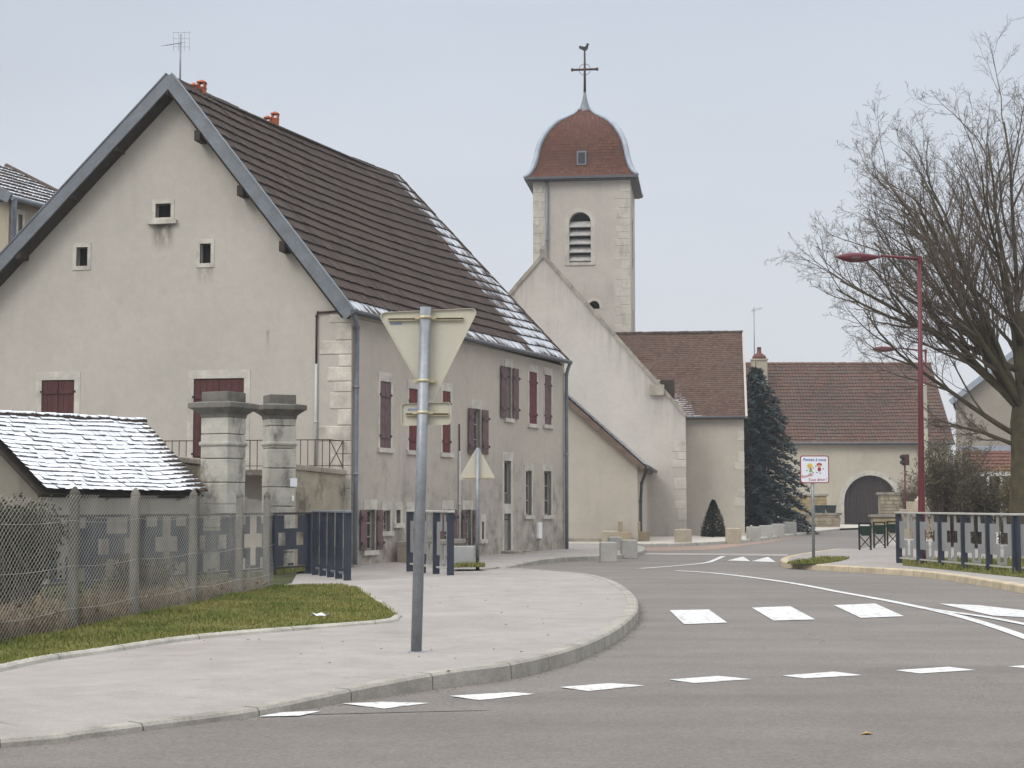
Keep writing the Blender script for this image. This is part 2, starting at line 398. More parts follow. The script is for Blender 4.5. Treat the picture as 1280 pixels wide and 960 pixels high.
m_tile_main = tile('brown_mechanical_tiles', [(.050, .037, .032), (.062, .045, .038), (.076, .053, .044)], moss=.3)
m_tile_shed = tile('old_flat_tiles', [(.05, .034, .027), (.075, .05, .038), (.04, .03, .026)], snowcol=(.82, .84, .88), moss=.4)
m_tile_wing = tile('small_flat_tiles', [(.07, .04, .031), (.10, .056, .042), (.09, .058, .045), (.125, .074, .056)], moss=.4, mossc=(.085, .07, .052))
m_tile_barn = tile('orange_mechanical_tiles', [(.078, .052, .043), (.10, .058, .045), (.13, .064, .047), (.09, .066, .053), (.125, .088, .070)], moss=.45, mossc=(.08, .066, .05))
m_tile_dome = tile('dome_scale_tiles', [(.085, .036, .025), (.115, .047, .031), (.10, .045, .033), (.135, .057, .039)], moss=.35, mossc=(.075, .055, .045), snow_on=False)
m_tile_red = tile('red_tiles', [(.12, .052, .04), (.155, .064, .048)], moss=.2)
_t = NT('snowy_ridge'); _g = _t.n('ShaderNodeNewGeometry'); _sp = _t.n('ShaderNodeSeparateXYZ'); _t.t.links.new(_g.outputs['Normal'], _sp.inputs[0])
_f = _t.math('ADD', _sp.outputs[2], _t.math('MULTIPLY', _t.math('SUBTRACT', _t.noise(5, 6, .7), .5), 2.2)); m_ridge_snow = _t.done(_t.mix(_t.rng(_f, .35, .5), (.06, .045, .037), (.8, .83, .88)), .9, .15)
m_ridge = M('ridge_tiles', (.075, .055, .045), .35, 5, .9, .4, 20)

def asphalt(name='asphalt', ca=(.154, .139, .126), cb=(.184, .167, .153)):
    t = NT(name); pos = t.n('ShaderNodeNewGeometry').outputs['Position']
    c = t.mix(t.rng(t.noise(.25, 6, .6, pos), .3, .7), ca, cb)
    c = t.scale(c, t.rng(t.noise(1.3, 7, .7, pos), .25, .75, .90, 1.09))
    v = t.n('ShaderNodeTexVoronoi'); v.inputs['Scale'].default_value = 55; t.t.links.new(pos, v.inputs['Vector'])
    vs = t.n('ShaderNodeSeparateColor'); t.t.links.new(v.outputs['Color'], vs.inputs[0])
    c = t.scale(c, t.rng(vs.outputs[0], 0, 1, .85, 1.16))
    g = t.noise(38, 3, .6, pos); c = t.scale(c, t.rng(g, .25, .75, .93, 1.07))
    # worn wheel bands and hairline cracks
    wv = t.noise(.8, 3, .5, pos, (.16, 1.6, 1)); c = t.scale(c, t.rng(wv, .36, .64, .92, 1.06))
    cv = t.n('ShaderNodeTexVoronoi', feature='DISTANCE_TO_EDGE'); cv.inputs['Scale'].default_value = .22
    wob = t.n('ShaderNodeVectorMath', operation='ADD'); t.t.links.new(pos, wob.inputs[0])
    nzc = t.n('ShaderNodeTexNoise'); nzc.inputs['Scale'].default_value = 1.2; nzc.inputs['Detail'].default_value = 5; t.t.links.new(pos, nzc.inputs['Vector'])
    t.t.links.new(nzc.outputs['Color'], wob.inputs[1]); t.t.links.new(wob.outputs[0], cv.inputs['Vector'])
    ck = t.math('MULTIPLY', t.rng(cv.outputs['Distance'], .004, .001), t.rng(t.noise(.3, 2, .5, pos), .52, .6)); c = t.mix(t.math('MULTIPLY', ck, .3), c, (.05, .048, .045))
    t.bump(v.outputs['Distance'], .35, .006); return t.done(c, .88, .25)
m_asph = asphalt(); m_asph2 = asphalt('older_asphalt', (.142, .127, .115), (.168, .151, .137))
def pave(name, a, b):
    t = NT(name); pos = t.n('ShaderNodeNewGeometry').outputs['Position']
    c = t.mix(t.rng(t.noise(.45, 6, .62, pos), .32, .68), a, b)
    c = t.scale(c, t.rng(t.noise(2.5, 7, .72, pos), .25, .75, .83, 1.12))
    c = t.scale(c, t.rng(t.noise(60, 2, .6, pos), .22, .78, .86, 1.12))
    sp = t.rng(t.noise(3.2, 5, .6, pos), .64, .72); c = t.mix(t.math('MULTIPLY', sp, .3), c, (.14, .13, .12))
    t.bump(t.noise(70, 4, .6, pos), .25, .006); return t.done(c, .9, .2)
m_pave = pave('pavement_asphalt', (.282, .256, .238), (.332, .307, .288))
m_pale = pave('pale_forecourt', (.42, .39, .34), (.48, .45, .40))
m_pink = pave('pink_setts', (.24, .17, .135), (.30, .22, .18))
m_earth = M('bare_earth', (.075, .065, .045), .35, 1.5, .95, .5, 12, .1, 0, (.07, .085, .03))
m_lawn = M('lawn_soil', (.10, .115, .03), .3, 1.2, .95, .5, 20, .1, 0, (.16, .14, .05))
m_grass = M('grass_blade', (.13, .19, .033), .35, .9, .8, 0, 20, .15, 0, (.24, .215, .07))
m_field = M('rough_ground', (.07, .075, .035), .3, .2, .95, .3, 6, .1)

# ---------------------------------------------------------------- generic building pieces
def clip(poly, a, b, c):          # keep a*s + b*z <= c
    o = []
    for i in range(len(poly)):
        p, q = poly[i], poly[(i+1) % len(poly)]; dp, dq = a*p[0]+b*p[1]-c, a*q[0]+b*q[1]-c
        if dp <= 0: o.append(p)
        if dp*dq < 0: t = dp/(dp-dq); o.append((p[0]+(q[0]-p[0])*t, p[1]+(q[1]-p[1])*t))
    return o
def wall(mb, pl, s0, s1, z0, z1, holes=(), depth=.16, cuts=(), m=0):
    S = sorted({s0, s1, *[h[0] for h in holes], *[h[1] for h in holes]}); Z = sorted({z0, z1, *[h[2] for h in holes], *[h[3] for h in holes]})
    for i in range(len(S)-1):
        for j in range(len(Z)-1):
            cs, cz = (S[i]+S[i+1])/2, (Z[j]+Z[j+1])/2
            if any(h[0] < cs < h[1] and h[2] < cz < h[3] for h in holes): continue
            p = [(S[i], Z[j]), (S[i+1], Z[j]), (S[i+1], Z[j+1]), (S[i], Z[j+1])]
            for k in cuts:
                p = clip(p, *k)
                if len(p) < 3: break
            if len(p) >= 3: mb.face([pl.pt(a, b) for a, b in p], m)
    for a, b, c, d in holes:
        for p, q in (((a, c), (a, d)), ((a, d), (b, d)), ((b, d), (b, c)), ((b, c), (a, c))):
            mb.face([pl.pt(*p), pl.pt(*q), pl.pt(*q, -depth), pl.pt(*p, -depth)], m)
def arch_panel(mb, pl, s0, s1, zb, zt, sc, hw, zsill, zspr, depth=.3, m=0, N=14):
    wall(mb, pl, s0, sc-hw, zb, zt, m=m); wall(mb, pl, sc+hw, s1, zb, zt, m=m)
    if zsill > zb: wall(mb, pl, sc-hw, sc+hw, zb, zsill, m=m)
    A = [(sc-hw*math.cos(math.pi*i/N), zspr+hw*math.sin(math.pi*i/N)) for i in range(N+1)]
    for p, q in zip(A, A[1:]):
        mb.face([pl.pt(*p), pl.pt(*q), pl.pt(q[0], zt), pl.pt(p[0], zt)], m)
        mb.face([pl.pt(*p), pl.pt(*q), pl.pt(*q, -depth), pl.pt(*p, -depth)], m)
    for s in (sc-hw, sc+hw): mb.face([pl.pt(s, zsill), pl.pt(s, zspr), pl.pt(s, zspr, -depth), pl.pt(s, zsill, -depth)], m)
    mb.face([pl.pt(sc-hw, zsill), pl.pt(sc+hw, zsill), pl.pt(sc+hw, zsill, -depth), pl.pt(sc-hw, zsill, -depth)], m)
def arch_band(mb, pl, sc, hw, zb, zspr, wd, o0, o1, m=0, N=14):   # stone surround of an arch
    inn = [(sc-hw, zb)]+[(sc-hw*math.cos(math.pi*i/N), zspr+hw*math.sin(math.pi*i/N)) for i in range(N+1)]+[(sc+hw, zb)]
    h2 = hw+wd
    outr = [(sc-h2, zb)]+[(sc-h2*math.cos(math.pi*i/N), zspr+h2*math.sin(math.pi*i/N)) for i in range(N+1)]+[(sc+h2, zb)]
    for i in range(len(inn)-1):
        a, b, c, d = inn[i], inn[i+1], outr[i+1], outr[i]
        mb.face([pl.pt(*a, o1), pl.pt(*b, o1), pl.pt(*c, o1), pl.pt(*d, o1)], m)
        mb.face([pl.pt(*d, o1), pl.pt(*c, o1), pl.pt(*c, o0), pl.pt(*d, o0)], m)
        mb.face([pl.pt(*a, o1), pl.pt(*b, o1), pl.pt(*b, o0), pl.pt(*a, o0)], m)
def arch_fill(mb, pl, sc, hw, zb, zspr, o, m=0, N=14):
    P = [(sc-hw, zb)]+[(sc-hw*math.cos(math.pi*i/N), zspr+hw*math.sin(math.pi*i/N)) for i in range(N+1)]+[(sc+hw, zb)]
    mb.face([pl.pt(*p, o) for p in P], m)
def courses(mb, A0, A1, E0, E1, rows, ntile, step=.03, rib=.02, snow=None, sag=0.0, rsag=0.0, jit=.006, tint=None, m=0, seed=1):
    r = random.Random(seed); A0, A1, E0, E1 = V(A0), V(A1), V(E0), V(E1)
    n = (A1-A0).cross(E0-A0).normalized()
    if n.z < 0: n = -n
    def P(a, v):
        p = (A0*(1-a)+A1*a)*(1-v)+(E0*(1-a)+E1*a)*v
        p = p+n*(.035*min(1, a*7)*mnoise.noise(V((a*6, v*4, seed)))) if sag else p
        p = p-V((0, 0, rsag*(1-min(v, 1))*math.sin(math.pi*a)))
        return p-n*sag*math.sin(math.pi*a)*math.sin(math.pi*min(v, 1)*.9)
    for i in range(rows):
        v0, v1 = i/rows, (i+1)/rows
        sh = .5 if (i % 2 and rib == 0) else 0
        for j in range(ntile+(1 if sh else 0)):
            a0, a1 = max(0, (j-sh)/ntile), min(1, (j+1-sh)/ntile); t = r.random() if not tint else tint(a0, v0, r)
            jz = (r.random()-.5)*jit*2; js = (r.random()-.5)*.08/rows
            prof = [(0, rib), (.18, rib*.9), (.3, 0), (.85, 0), (1, rib*.9)] if rib else [(0, 0), (1, 0)]
            top, bot, low = [], [], []
            for q, hgt in prof:
                a = a0+(a1-a0)*q
                top.append(P(a, v0)+n*(hgt+.004)); bot.append(P(a, v1+js)+n*(hgt+step+jz)); low.append(P(a, v1+js)-n*.004)
            for k in range(len(prof)-1):
                g = snow(a0+(a1-a0)*prof[k][0], v0) if snow else -9
                mb.face([top[k], top[k+1], bot[k+1], bot[k]], m, cols=[(t, g, 0), (t, g, 0), (t, g, 1), (t, g, 1)])
                mb.face([bot[k], bot[k+1], low[k+1], low[k]], m, cols=[(t, g, 1), (t, g, 1), (t, g-.9, 1), (t, g-.9, 1)])
def slab(mb, A0, A1, E0, E1, th, m=0, drop=.01):
    n = (V(A1)-V(A0)).cross(V(E0)-V(A0)).normalized()
    if n.z < 0: n = -n
    mb.prism([V(p)-n*drop for p in (A0, A1, E1, E0)], -n*th, m)
def ridge_line(mb, p, q, rad, step=.4, m=0, sag=0):
    p, q = V(p), V(q); L = (q-p).length; k = max(1, int(L/step)); up = V((0, 0, 1))
    for i in range(k):
        a, b = p.lerp(q, i/k)-up*sag*math.sin(math.pi*i/k), p.lerp(q, (i+1.12)/k)-up*sag*math.sin(math.pi*(i+1)/k); j = V((0, 0, (rng.random()-.5)*.02))
        mb.tube([a+j, b+j], [rad, rad*1.12], 7, m)
def sstep(x): x = max(0, min(1, x)); return x*x*(3-2*x)
def shutter(name, par, pl, s0, s1, z0, z1, o, mat, leaves=1):
    mb = MB()
    wv = (s1-s0)/leaves
    for i in range(leaves):
        a, b = s0+i*wv+.006, s0+(i+1)*wv-.006
        nb = max(2, int((b-a)/.13)); bw = (b-a)/nb
        for k in range(nb): mb.pbox(pl, a+k*bw+.003, a+(k+1)*bw-.003, z0+.01, z1-.01, o, o+.03)
        for zz in (z0+.18*(z1-z0), z0+.80*(z1-z0)): mb.pbox(pl, a+.01, b-.01, zz-.05, zz+.05, o+.03, o+.052)
    ob = part(name, mb, mat, par)
    h = MB()
    for zz in (z0+.18*(z1-z0), z0+.80*(z1-z0)):
        for s_ in (s0, s1): h.pbox(pl, s_-.035, s_+.035, zz-.025, zz+.025, o+.053, o+.068)
    part('hinge', h, m_iron, ob); return ob
def surround(mb, pl, s0, s1, z0, z1, jw=.11, lh=.2, sill=True, proud=.012, m=0, jamb=True):
    mb.pbox(pl, s0-jw, s1+jw, z1, z1+lh, -.1, proud, m)
    if jamb:
        for a, b in ((s0-jw, s0), (s1, s1+jw)): mb.pbox(pl, a, b, z0, z1, -.1, proud-.003, m)
    if sill: mb.pbox(pl, s0-jw-.03, s1+jw+.03, z0-.11, z0, -.12, proud+.05, m)
def window_fill(par, pl, s0, s1, z0, z1, o=-.13, bars=1, mat=m_glass, cross=2):
    f = MB(); t = .045
    for a, b, c, d in ((s0, s0+t, z0, z1), (s1-t, s1, z0, z1), (s0+t, s1-t, z0, z0+t), (s0+t, s1-t, z1-t, z1)): f.pbox(pl, a, b, c, d, o, o+.04)
    for k in range(bars): s_ = s0+(s1-s0)*(k+1)/(bars+1); f.pbox(pl, s_-.03, s_+.03, z0+t, z1-t, o, o+.035)
    for k in range(cross): z_ = z0+(z1-z0)*(k+1)/(cross+1); f.pbox(pl, s0+t, s1-t, z_-.015, z_+.015, o, o+.03)
    fo = part('window', f, m_frame, par)
    g = MB(); g.face([pl.pt(s0, z0, o+.01), pl.pt(s1, z0, o+.01), pl.pt(s1, z1, o+.01), pl.pt(s0, z1, o+.01)])
    part('pane', g, mat, fo)

# ================================================================ ground
def outline(pts, z=0.0): return [G(x, y, z) for x, y in pts]
def smooth(pts, n=6):                            # Catmull-Rom through the points
    o = []
    for i in range(len(pts)-1):
        p0, p1, p2, p3 = pts[max(i-1, 0)], pts[i], pts[i+1], pts[min(i+2, len(pts)-1)]
        for k in range(n):
            t = k/n; o.append(.5*((2*p1)+(p2-p0)*t+(2*p0-5*p1+4*p2-p3)*t*t+(3*p1-p0-3*p2+p3)*t**3))
    o.append(pts[-1]); return o
mb = MB(); mb.sheet([(-900, -60), (900, -60), (900, 1200), (-900, 1200)], -.06); struct('ground', mb, m_field)
mb = MB(); mb.sheet([(-40, -12), (45, -12), (45, 118), (-40, 118)], 0); struct('road', mb, m_asph)

# near and far left pavement
kpx = [(0, 936), (110, 924), (200, 912), (325, 896), (440, 877), (500, 868), (570, 858), (640, 849), (715, 829), (765, 806), (793, 783), (799, 768), (792, 752), (765, 734), (715, 720), (670, 713), (628, 711)]
kb = smooth([V((-9, 8.0, 0)), V((-5.5, 9.3, 0))]+outline(kpx), 5)
kb2 = smooth(outline([(628, 711), (660, 707), (720, 701.5), (775, 699), (803, 694), (806, 689), (790, 685.5), (735, 684)]), 4)
def kz(p):                                       # dropped kerb at the left and where the two pavements meet
    if p.y < 15.2: return .055+.085*sstep((p.x+2.2)/2.0)
    return .14-.11*sstep((p.y-31)/6)
def kz2(p): return .03+.10*sstep((p.x+.3)/1.2)
def kerb(mb, pts, zf, wd, side, base=-.05, m=0, joint=1.0):
    acc = 0; rings = []; nn = len(pts)
    for i, p in enumerate(pts):
        d = (pts[min(i+1, nn-1)]-pts[max(i-1, 0)]).normalized(); nrm = V((-d.y, d.x, 0))*side; h = zf(p)
        rings.append([V((p.x, p.y, base)), V((p.x, p.y, h-.02))+nrm*.012, V((p.x, p.y, h))+nrm*.035, V((p.x, p.y, h))+nrm*wd, V((p.x, p.y, base))+nrm*wd])
    for i in range(nn-1):
        for k in range(4): mb.face([rings[i][k], rings[i+1][k], rings[i+1][k+1], rings[i][k+1]], m)
    # narrow dark joints between the kerb stones
    for i in range(nn-1):
        acc += (pts[i+1]-pts[i]).length
        if acc >= joint:
            acc = 0; d = (pts[i+1]-pts[i]).normalized()*.006; a, b = rings[i], V((0, 0, .0015))
            for k in range(3):
                pr = V((0, 0, .0015)) if k >= 1 else (a[0]-a[3]).normalized()*.002
                mb.face([a[k]-d+pr, a[k]+d+pr, a[k+1]+d+pr, a[k+1]-d+pr], 1)
m_joint = M('kerb_joint', (.12, .112, .10), .1, 5, .9, 0)
mb = MB(); kerb(mb, kb, kz, .17, 1, joint=.9); kerb(mb, kb2, kz2, .17, 1, joint=.9); struct('kerb', mb, [m_kerb, m_joint])
ptsL = [V((p.x, p.y, kz(p)-.004)) for p in kb[:-1]]
ptsK = [V((p.x, p.y, kz2(p)-.004)) for p in kb2]
# keep the sheet just behind the kerb face
def inset(pts, d):
    o = []
    for i, p in enumerate(pts):
        t = (pts[min(i+1, len(pts)-1)]-pts[max(i-1, 0)]); t.z = 0; t.normalize(); o.append(p+V((-t.y, t.x, 0))*d)
    return o
ptsL = inset(ptsL, .1); ptsK = inset(ptsK, .1)
e_ = G(735, 684)
polyL = ptsK+[V((2.6, 56, .126)), V((-4, 60, .126)), V((-16, 55, .126)), V((-16, 30, .126)), V((-12, 20, .126)), V((-9.5, 12, .1))]
# inner support ring so that the dropped kerb only affects a metre behind it
mb = MB()
ring2 = inset(ptsL, 1.0); ring2 = [V((p.x, p.y, .126-.10*sstep((p.y-31)/6))) for p in ring2]
for i in range(len(ptsL)-1):
    mb.face([ptsL[i], ptsL[i+1], ring2[i+1], ring2[i]])
mb.sheet(ring2+polyL)
struct('pavement', mb, m_pave)

# forecourt along the church and pink setts in front of it
fpx = [(690, 685), (745, 684.5), (800, 683.5), (870, 681.8), (935, 677.5), (985, 671), (1020, 666.5), (1050, 663)]
fk = smooth(outline(fpx), 4)
mb = MB(); kerb(mb, fk, lambda p: .11, .2, 1, joint=1.0); struct('kerb', mb, [m_edge, m_joint])
mb = MB(); mb.sheet([V((p.x, p.y, .106)) for p in inset(fk, .1)]+[V((26, 101, .106)), V((22, 106, .106)), V((-6, 106, .106)), V((-6, 57, .106))], .106); struct('church_forecourt', mb, m_pale)
mb = MB(); mb.sheet(outline([(797, 689), (890, 687.5), (960, 678), (1005, 670), (985, 672), (935, 678.5), (870, 682.8), (800, 684.5), (760, 685.5)]), .004); struct('sett_strip', mb, m_pink)
# right pavement
rpx = [(1045, 691), (1010, 696), (984, 701), (975, 706), (990, 710.5), (1060, 715), (1130, 719.5), (1180, 725), (1230, 733), (1290, 744), (1400, 768)]
rk = smooth(outline(rpx), 5); rk.append(V((16, 18, 0)))
mb = MB(); kerb(mb, rk, lambda p: .13, .2, 1, joint=1.0); struct('kerb', mb, [m_kerbt, m_joint])
mb = MB(); mb.sheet([V((p.x, p.y, .126)) for p in inset(rk, .1)]+[V((44, 18, .126)), V((44, 92, .126)), V((22.5, 92, .126)), G(1105, 678, .126), G(1077, 686, .126)], .126); struct('pavement', mb, m_pave)

mb = MB(); P_ = smooth([V((-30, 4, 0))]+outline([(250, 903), (330, 893.5), (600, 872.5), (735, 861), (900, 848.5), (1050, 842.5), (1280, 832)])+[V((16, 14.2, 0)), V((44, 13, 0))], 5); P_ = [p+V((0, .03*mnoise.noise(p*.9), 0)) for p in P_]
mb.sheet([V((p.x, p.y, .004)) for p in P_]+[V((44, -11, .004)), V((-30, -11, .004))], .004); struct('road', mb, m_asph2)
# markings
mb = MB()
def mark(*px): mb.sheet(outline(px), .0085)
def polymark(q): mark(*q)
for q in ([(837, 763.5), (886, 762.5), (909, 779), (855, 781)], [(939.5, 760), (988, 758.5), (1019, 775), (967, 776.5)], [(1042, 757), (1094, 755), (1130, 771), (1076, 773)], [(1174, 755), (1222, 757), (1330, 769), (1330, 775), (1240, 770)]): polymark(q)
for q in ([(323, 897), (349, 891.5), (402, 890), (374, 896)], [(427, 880.5), (478, 878.5), (537, 880), (480, 887)], [(562, 871), (640, 866.5), (669, 868.5), (600, 876.5)],
          [(700, 860), (763, 855), (806, 858), (735, 865)], [(836, 850.5), (898, 846), (940, 850), (868, 855)], [(978, 845.5), (1043, 840.5), (1078, 845), (1005, 849)], [(1119, 838.8), (1186, 834.5), (1219, 838.5), (1150, 842.8)], [(1260, 834), (1340, 829), (1375, 833), (1290, 837)]): polymark(q)
def line(pts, wd, z=.0085):
    P = smooth(outline(pts), 6); 
    for i in range(len(P)-1):
        def off(j):
            d = (P[min(j+1, len(P)-1)]-P[max(j-1, 0)]).normalized(); return V((-d.y, d.x, 0))*wd/2
        a, b = off(i), off(i+1); Z = V((0, 0, z)); mb.face([P[i]-a+Z, P[i+1]-b+Z, P[i+1]+b+Z, P[i]+a+Z])
line([(845, 713.5), (895, 717), (950, 723.5), (1000, 731), (1050, 740.5), (1100, 749.5), (1150, 759.5), (1200, 771), (1250, 786), (1300, 804)], .16)
line([(1158, 761.5), (1205, 768), (1250, 775), (1330, 791)], .14, .0115)
line([(800, 711), (840, 708), (880, 704.2), (894, 700), (904, 695.5)], .14)
for q in ([(909, 701), (929, 696), (938, 702)], [(939, 702), (960, 696.3), (970, 703)], [(970, 702.5), (987, 698.6), (995, 698)]): polymark(q)
struct('road_marking', mb, m_paint)
mb = MB(); mark((800, 693.6), (985, 695.4), (985, 692.9), (800, 691.4)); struct('road_band', mb, m_pave)

# lawn triangle and edging
lawn_px = [(-60, 851), (0, 838), (60, 825), (130, 815), (250, 797.5), (400, 785), (485, 778), (500, 773), (497, 765), (452, 737)]
le = smooth(outline(lawn_px, .13), 4)
mb = MB(); kerb(mb, le, lambda p: .165, .09, 1, base=.1, joint=1.0); struct('edging_stone', mb, [m_edge, m_joint])
LAWN = [V((p.x, p.y, .15)) for p in inset(le, .05)]+[V((-2.9, 27.6, .15)), V((-4.2, 27.2, .15)), V((-4.6, 22, .15)), V((-5.05, 17.5, .15)), V((-5.6, 13.5, .15))]
LAWN += []
mb = MB(); mb.sheet(LAWN, .15); struct('lawn', mb, m_lawn)
mb = MB(); mb.sheet([V((-5.6, 13.5, .14)), V((-5.05, 17.5, .14)), V((-4.6, 22, .14)), V((-4.1, 27.2, .14)), V((-3.9, 28.5, .14)), V((-4.4, 33, .14)), V((-30, 36, .14)), V((-30, 13, .14))], .138); struct('stream_bank', mb, m_earth)
# grass under the right parapet, on the traffic island, by the cabinet
isl = [G(x, y, .13) for x, y in ((982, 704.5), (1000, 700.5), (1035, 697.5), (1062, 698), (1050, 701.5), (1020, 705.5))]
rpg = [G(x, y, .13) for x, y in ((1128, 706.5), (1280, 722), (1400, 722), (1400, 700), (1128, 698))]
cab = [G(x, y, .13) for x, y in ((566, 709.5), (606, 708.5), (606, 706), (566, 706))]
drv = [G(x, y, .13) for x, y in ((340, 720), (392, 712), (392, 705), (340, 706))]
for pl_ in (isl, rpg, cab, drv):
    mb = MB(); mb.sheet(pl_, .134); struct('grass_ground', mb, m_lawn)
def inpoly(x, y, P):
    c = False
    for i in range(len(P)):
        a, b = P[i], P[i-1]
        if (a.y > y) != (b.y > y) and x < (b.x-a.x)*(y-a.y)/(b.y-a.y)+a.x: c = not c
    return c
def blades(name, poly, n, z, h0, h1, mat, wd=.006, dens=None):
    xs, ys = [p.x for p in poly], [p.y for p in poly]; mb = MB(); k = 0; tries = 0
    while k < n and tries < n*20:
        tries += 1
        x, y = rng.uniform(min(xs), max(xs)), rng.uniform(min(ys), max(ys))
        if not inpoly(x, y, poly): continue
        q = mnoise.noise(V((x*1.3, y*1.3, 0)))
        if rng.random() > .75+q*.6: continue
        k += 1; h = rng.uniform(h0, h1)*(1+.6*q); a = rng.uniform(0, 6.28); dx, dy = math.cos(a), math.sin(a); l = rng.uniform(.1, .8)*h
        s_ = V((-dy, dx, 0))*wd*rng.uniform(.7, 1.5); p = V((x, y, z-.01)); md = p+V((dx*l*.35, dy*l*.35, h*.6)); tp = p+V((dx*l, dy*l, h))
        mb.face([p-s_, p+s_, md+s_*.7, md-s_*.7]); mb.face([md-s_*.7, md+s_*.7, tp])
    return struct(name, mb, mat, 'stuff')
blades('grass', LAWN, 48000, .15, .025, .06, m_grass, .004)
blades('grass', isl, 2500, .134, .03, .09, m_grass, .008)
blades('grass', rpg, 6000, .134, .03, .12, m_grass, .009)
blades('grass', cab, 900, .134, .03, .12, m_grass, .008)
blades('grass', drv, 1200, .134, .03, .1, m_grass, .008)

# ================================================================ farmhouse
C0, C1 = G(437, 706, .13), G(706, 686, .13); U = (C1-C0); U.z = 0; FL = U.length; U.normalize()
Wd = V((-1, .2, 0)).normalized()
PF = Plane(C0, U); PG = Plane(C0, Wd); PB = Plane(C0-U*.42, Wd)
house = thing('farmhouse', 'long rendered farmhouse with a steep brown tiled roof dusted with snow and dark red shutters', 'house', (C0.x, C0.y, .13))
apx = PB.hit3(212, 95); E0 = PB.hit3(437, 387)
ld = PB.hit3(0, 325)-apx; ld.normalize(); zE = E0.z
L0 = apx+ld*((zE-apx.z)/ld.z)
PR = Plane(apx, U); A1 = PR.hit3(497, 219); PE = Plane(E0, U); E1 = PE.hit3(709, 451)
L1 = L0+U*(A1-apx).length
# --- windows of the long front
FZ = .126
holes = []; S_ = MB(); fills = []
def fr(*r): return PF.rect(*r)
closed = [((475, 477, 488.5, 560), m_shut_m, 2), ((511, 486, 522.5, 563), m_shut_r, 1), ((553, 489, 563, 566), m_shut_r, 1), ((661.5, 465, 671, 530), m_shut_r, 2), ((680.5, 469, 689, 531), m_shut_m, 2)]
for r_, mt, nl in closed:
    a, b, c, d = fr(*r_); holes.append((a, b, c, d)); surround(S_, PF, a, b, c, d, .1, .22)
    fills.append(('c', (a, b, c, d), mt, nl))
opened = [((590.5, 511, 600.5, 568), (584, 590.5), (601, 608.5)), ((632.5, 459, 639, 523), (624.5, 632), (639.5, 646.5)),
          ((456.5, 637, 468.5, 688), (448.5, 456), (469, 476.5)), ((580, 637, 589, 682), (576, 580), (589.5, 593.5)), ((554, 637, 564.5, 685), (548, 553.5), (565, 569))]
for r_, l_, q_ in opened:
    a, b, c, d = fr(*r_); holes.append((a, b, c, d)); surround(S_, PF, a, b, c, d, .1, .24, jamb=True)
    y0, y1 = r_[1], r_[3]
    fills.append(('o', (a, b, c, d), fr(l_[0], y0, l_[1], y1), fr(q_[0], y0, q_[1], y1)))
plain = [(479, 638, 487.5, 664), (495, 637.5, 500.5, 654), (510, 638, 518.5, 676), (602, 652, 605, 674), (657, 588.5, 664.5, 644), (679.5, 589, 689, 644)]
for r_ in plain:
    a, b, c, d = fr(*r_); holes.append((a, b, c, d)); surround(S_, PF, a, b, c, d, .1, .2); fills.append(('g', (a, b, c, d)))
da, db, dc, dd = fr(630, 642, 638.5, 684); dc = .2
ta, tb, tcz, td = da, db, dd+.28, fr(630, 576, 638.5, 594)[3]
holes += [(da, db, dc, dd), (ta, tb, tcz, td)]
for a, b in ((da-.14, da), (db, db+.14)): S_.pbox(PF, a, b, dc, td, -.1, .01)
S_.pbox(PF, da-.14, db+.14, td, td+.25, -.1, .014); S_.pbox(PF, da, db, dd, tcz, -.1, .009)
UP = V((0, 0, 1)); wl = MB(); zTop = E0.z+.25
zfar = E1.z+.1
wall(wl, PF, 0, FL, -.1, zTop, holes, .16, [(-(zfar-zTop)/FL, 1, zTop-.25)])
# --- gable holes
gh = []; GS = MB()
for r_ in ((194.5, 254.5, 213.5, 272), (95.5, 309, 109.5, 332.5), (250, 304.5, 263.5, 329)):
    a, b, c, d = PG.rect(*r_); gh.append((a, b, c, d))
    surround(GS, PG, a, b, c, d, .09, .11, sill=False, proud=.014); GS.pbox(PG, a-.09, b+.09, c-.10, c, -.1, .017)
a, b, c, d = gh[0]; GS.pbox(PG, a-.17, b+.17, c-.16, c-.06, -.05, .1)
shl = PG.rect(51.5, 475, 92.5, 548); gd = PG.rect(241.5, 473, 304.5, 588)
for (a, b, c, d), sl_ in ((shl, True), (gd, False)): gh.append((a, b, c, d)); surround(GS, PG, a, b, c, d, .15, .2, sill=sl_)
def s_of(p): return (p-PG.P).dot(PG.u)
sA, sE, sL = s_of(apx), s_of(E0), s_of(L0)
kr = (apx.z-E0.z)/(sA-sE); kl = (apx.z-L0.z)/(sL-sA); SW = sL-.35
wall(wl, PG, 0, SW, -.1, apx.z, gh, .2, [(-kr, 1, E0.z-kr*sE-.1), (kl, 1, apx.z+kl*sA-.1)], m=1)
# far gable and back wall
PGf = Plane(C1, Wd, U); wall(wl, PGf, 0, SW, -.1, min(E1.z, L1.z)+.05)
bk = [PG.pt(SW, -.1), PGf.pt(SW, -.1), PGf.pt(SW, L0.z), PG.pt(SW, L0.z)]; wl.face(bk)
dr_ = []
for (px_, py_, hw_, ln_, am_) in ((204, 277, .30, .75, .95), (257, 336, .25, .4, .4), (102, 339, .22, .3, .15), (335, 415, .05, .5, .35)):
    q_ = PG.hit3(px_, py_); dr_.append((q_.x, q_.z, hw_, ln_, am_))
m_plaster_gable = plaster('gable_render', (.472, .437, .388), damp=0, streak=.16, var=.06, drips=dr_)
part('wall', wl, [m_plaster, m_plaster_gable], house)
part('window_surround', S_, m_trim, house); part('gable_surround', GS, m_trim, house)
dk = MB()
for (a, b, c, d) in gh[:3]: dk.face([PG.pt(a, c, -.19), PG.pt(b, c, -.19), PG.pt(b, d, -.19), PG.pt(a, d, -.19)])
part('attic_opening', dk, m_dark, house)
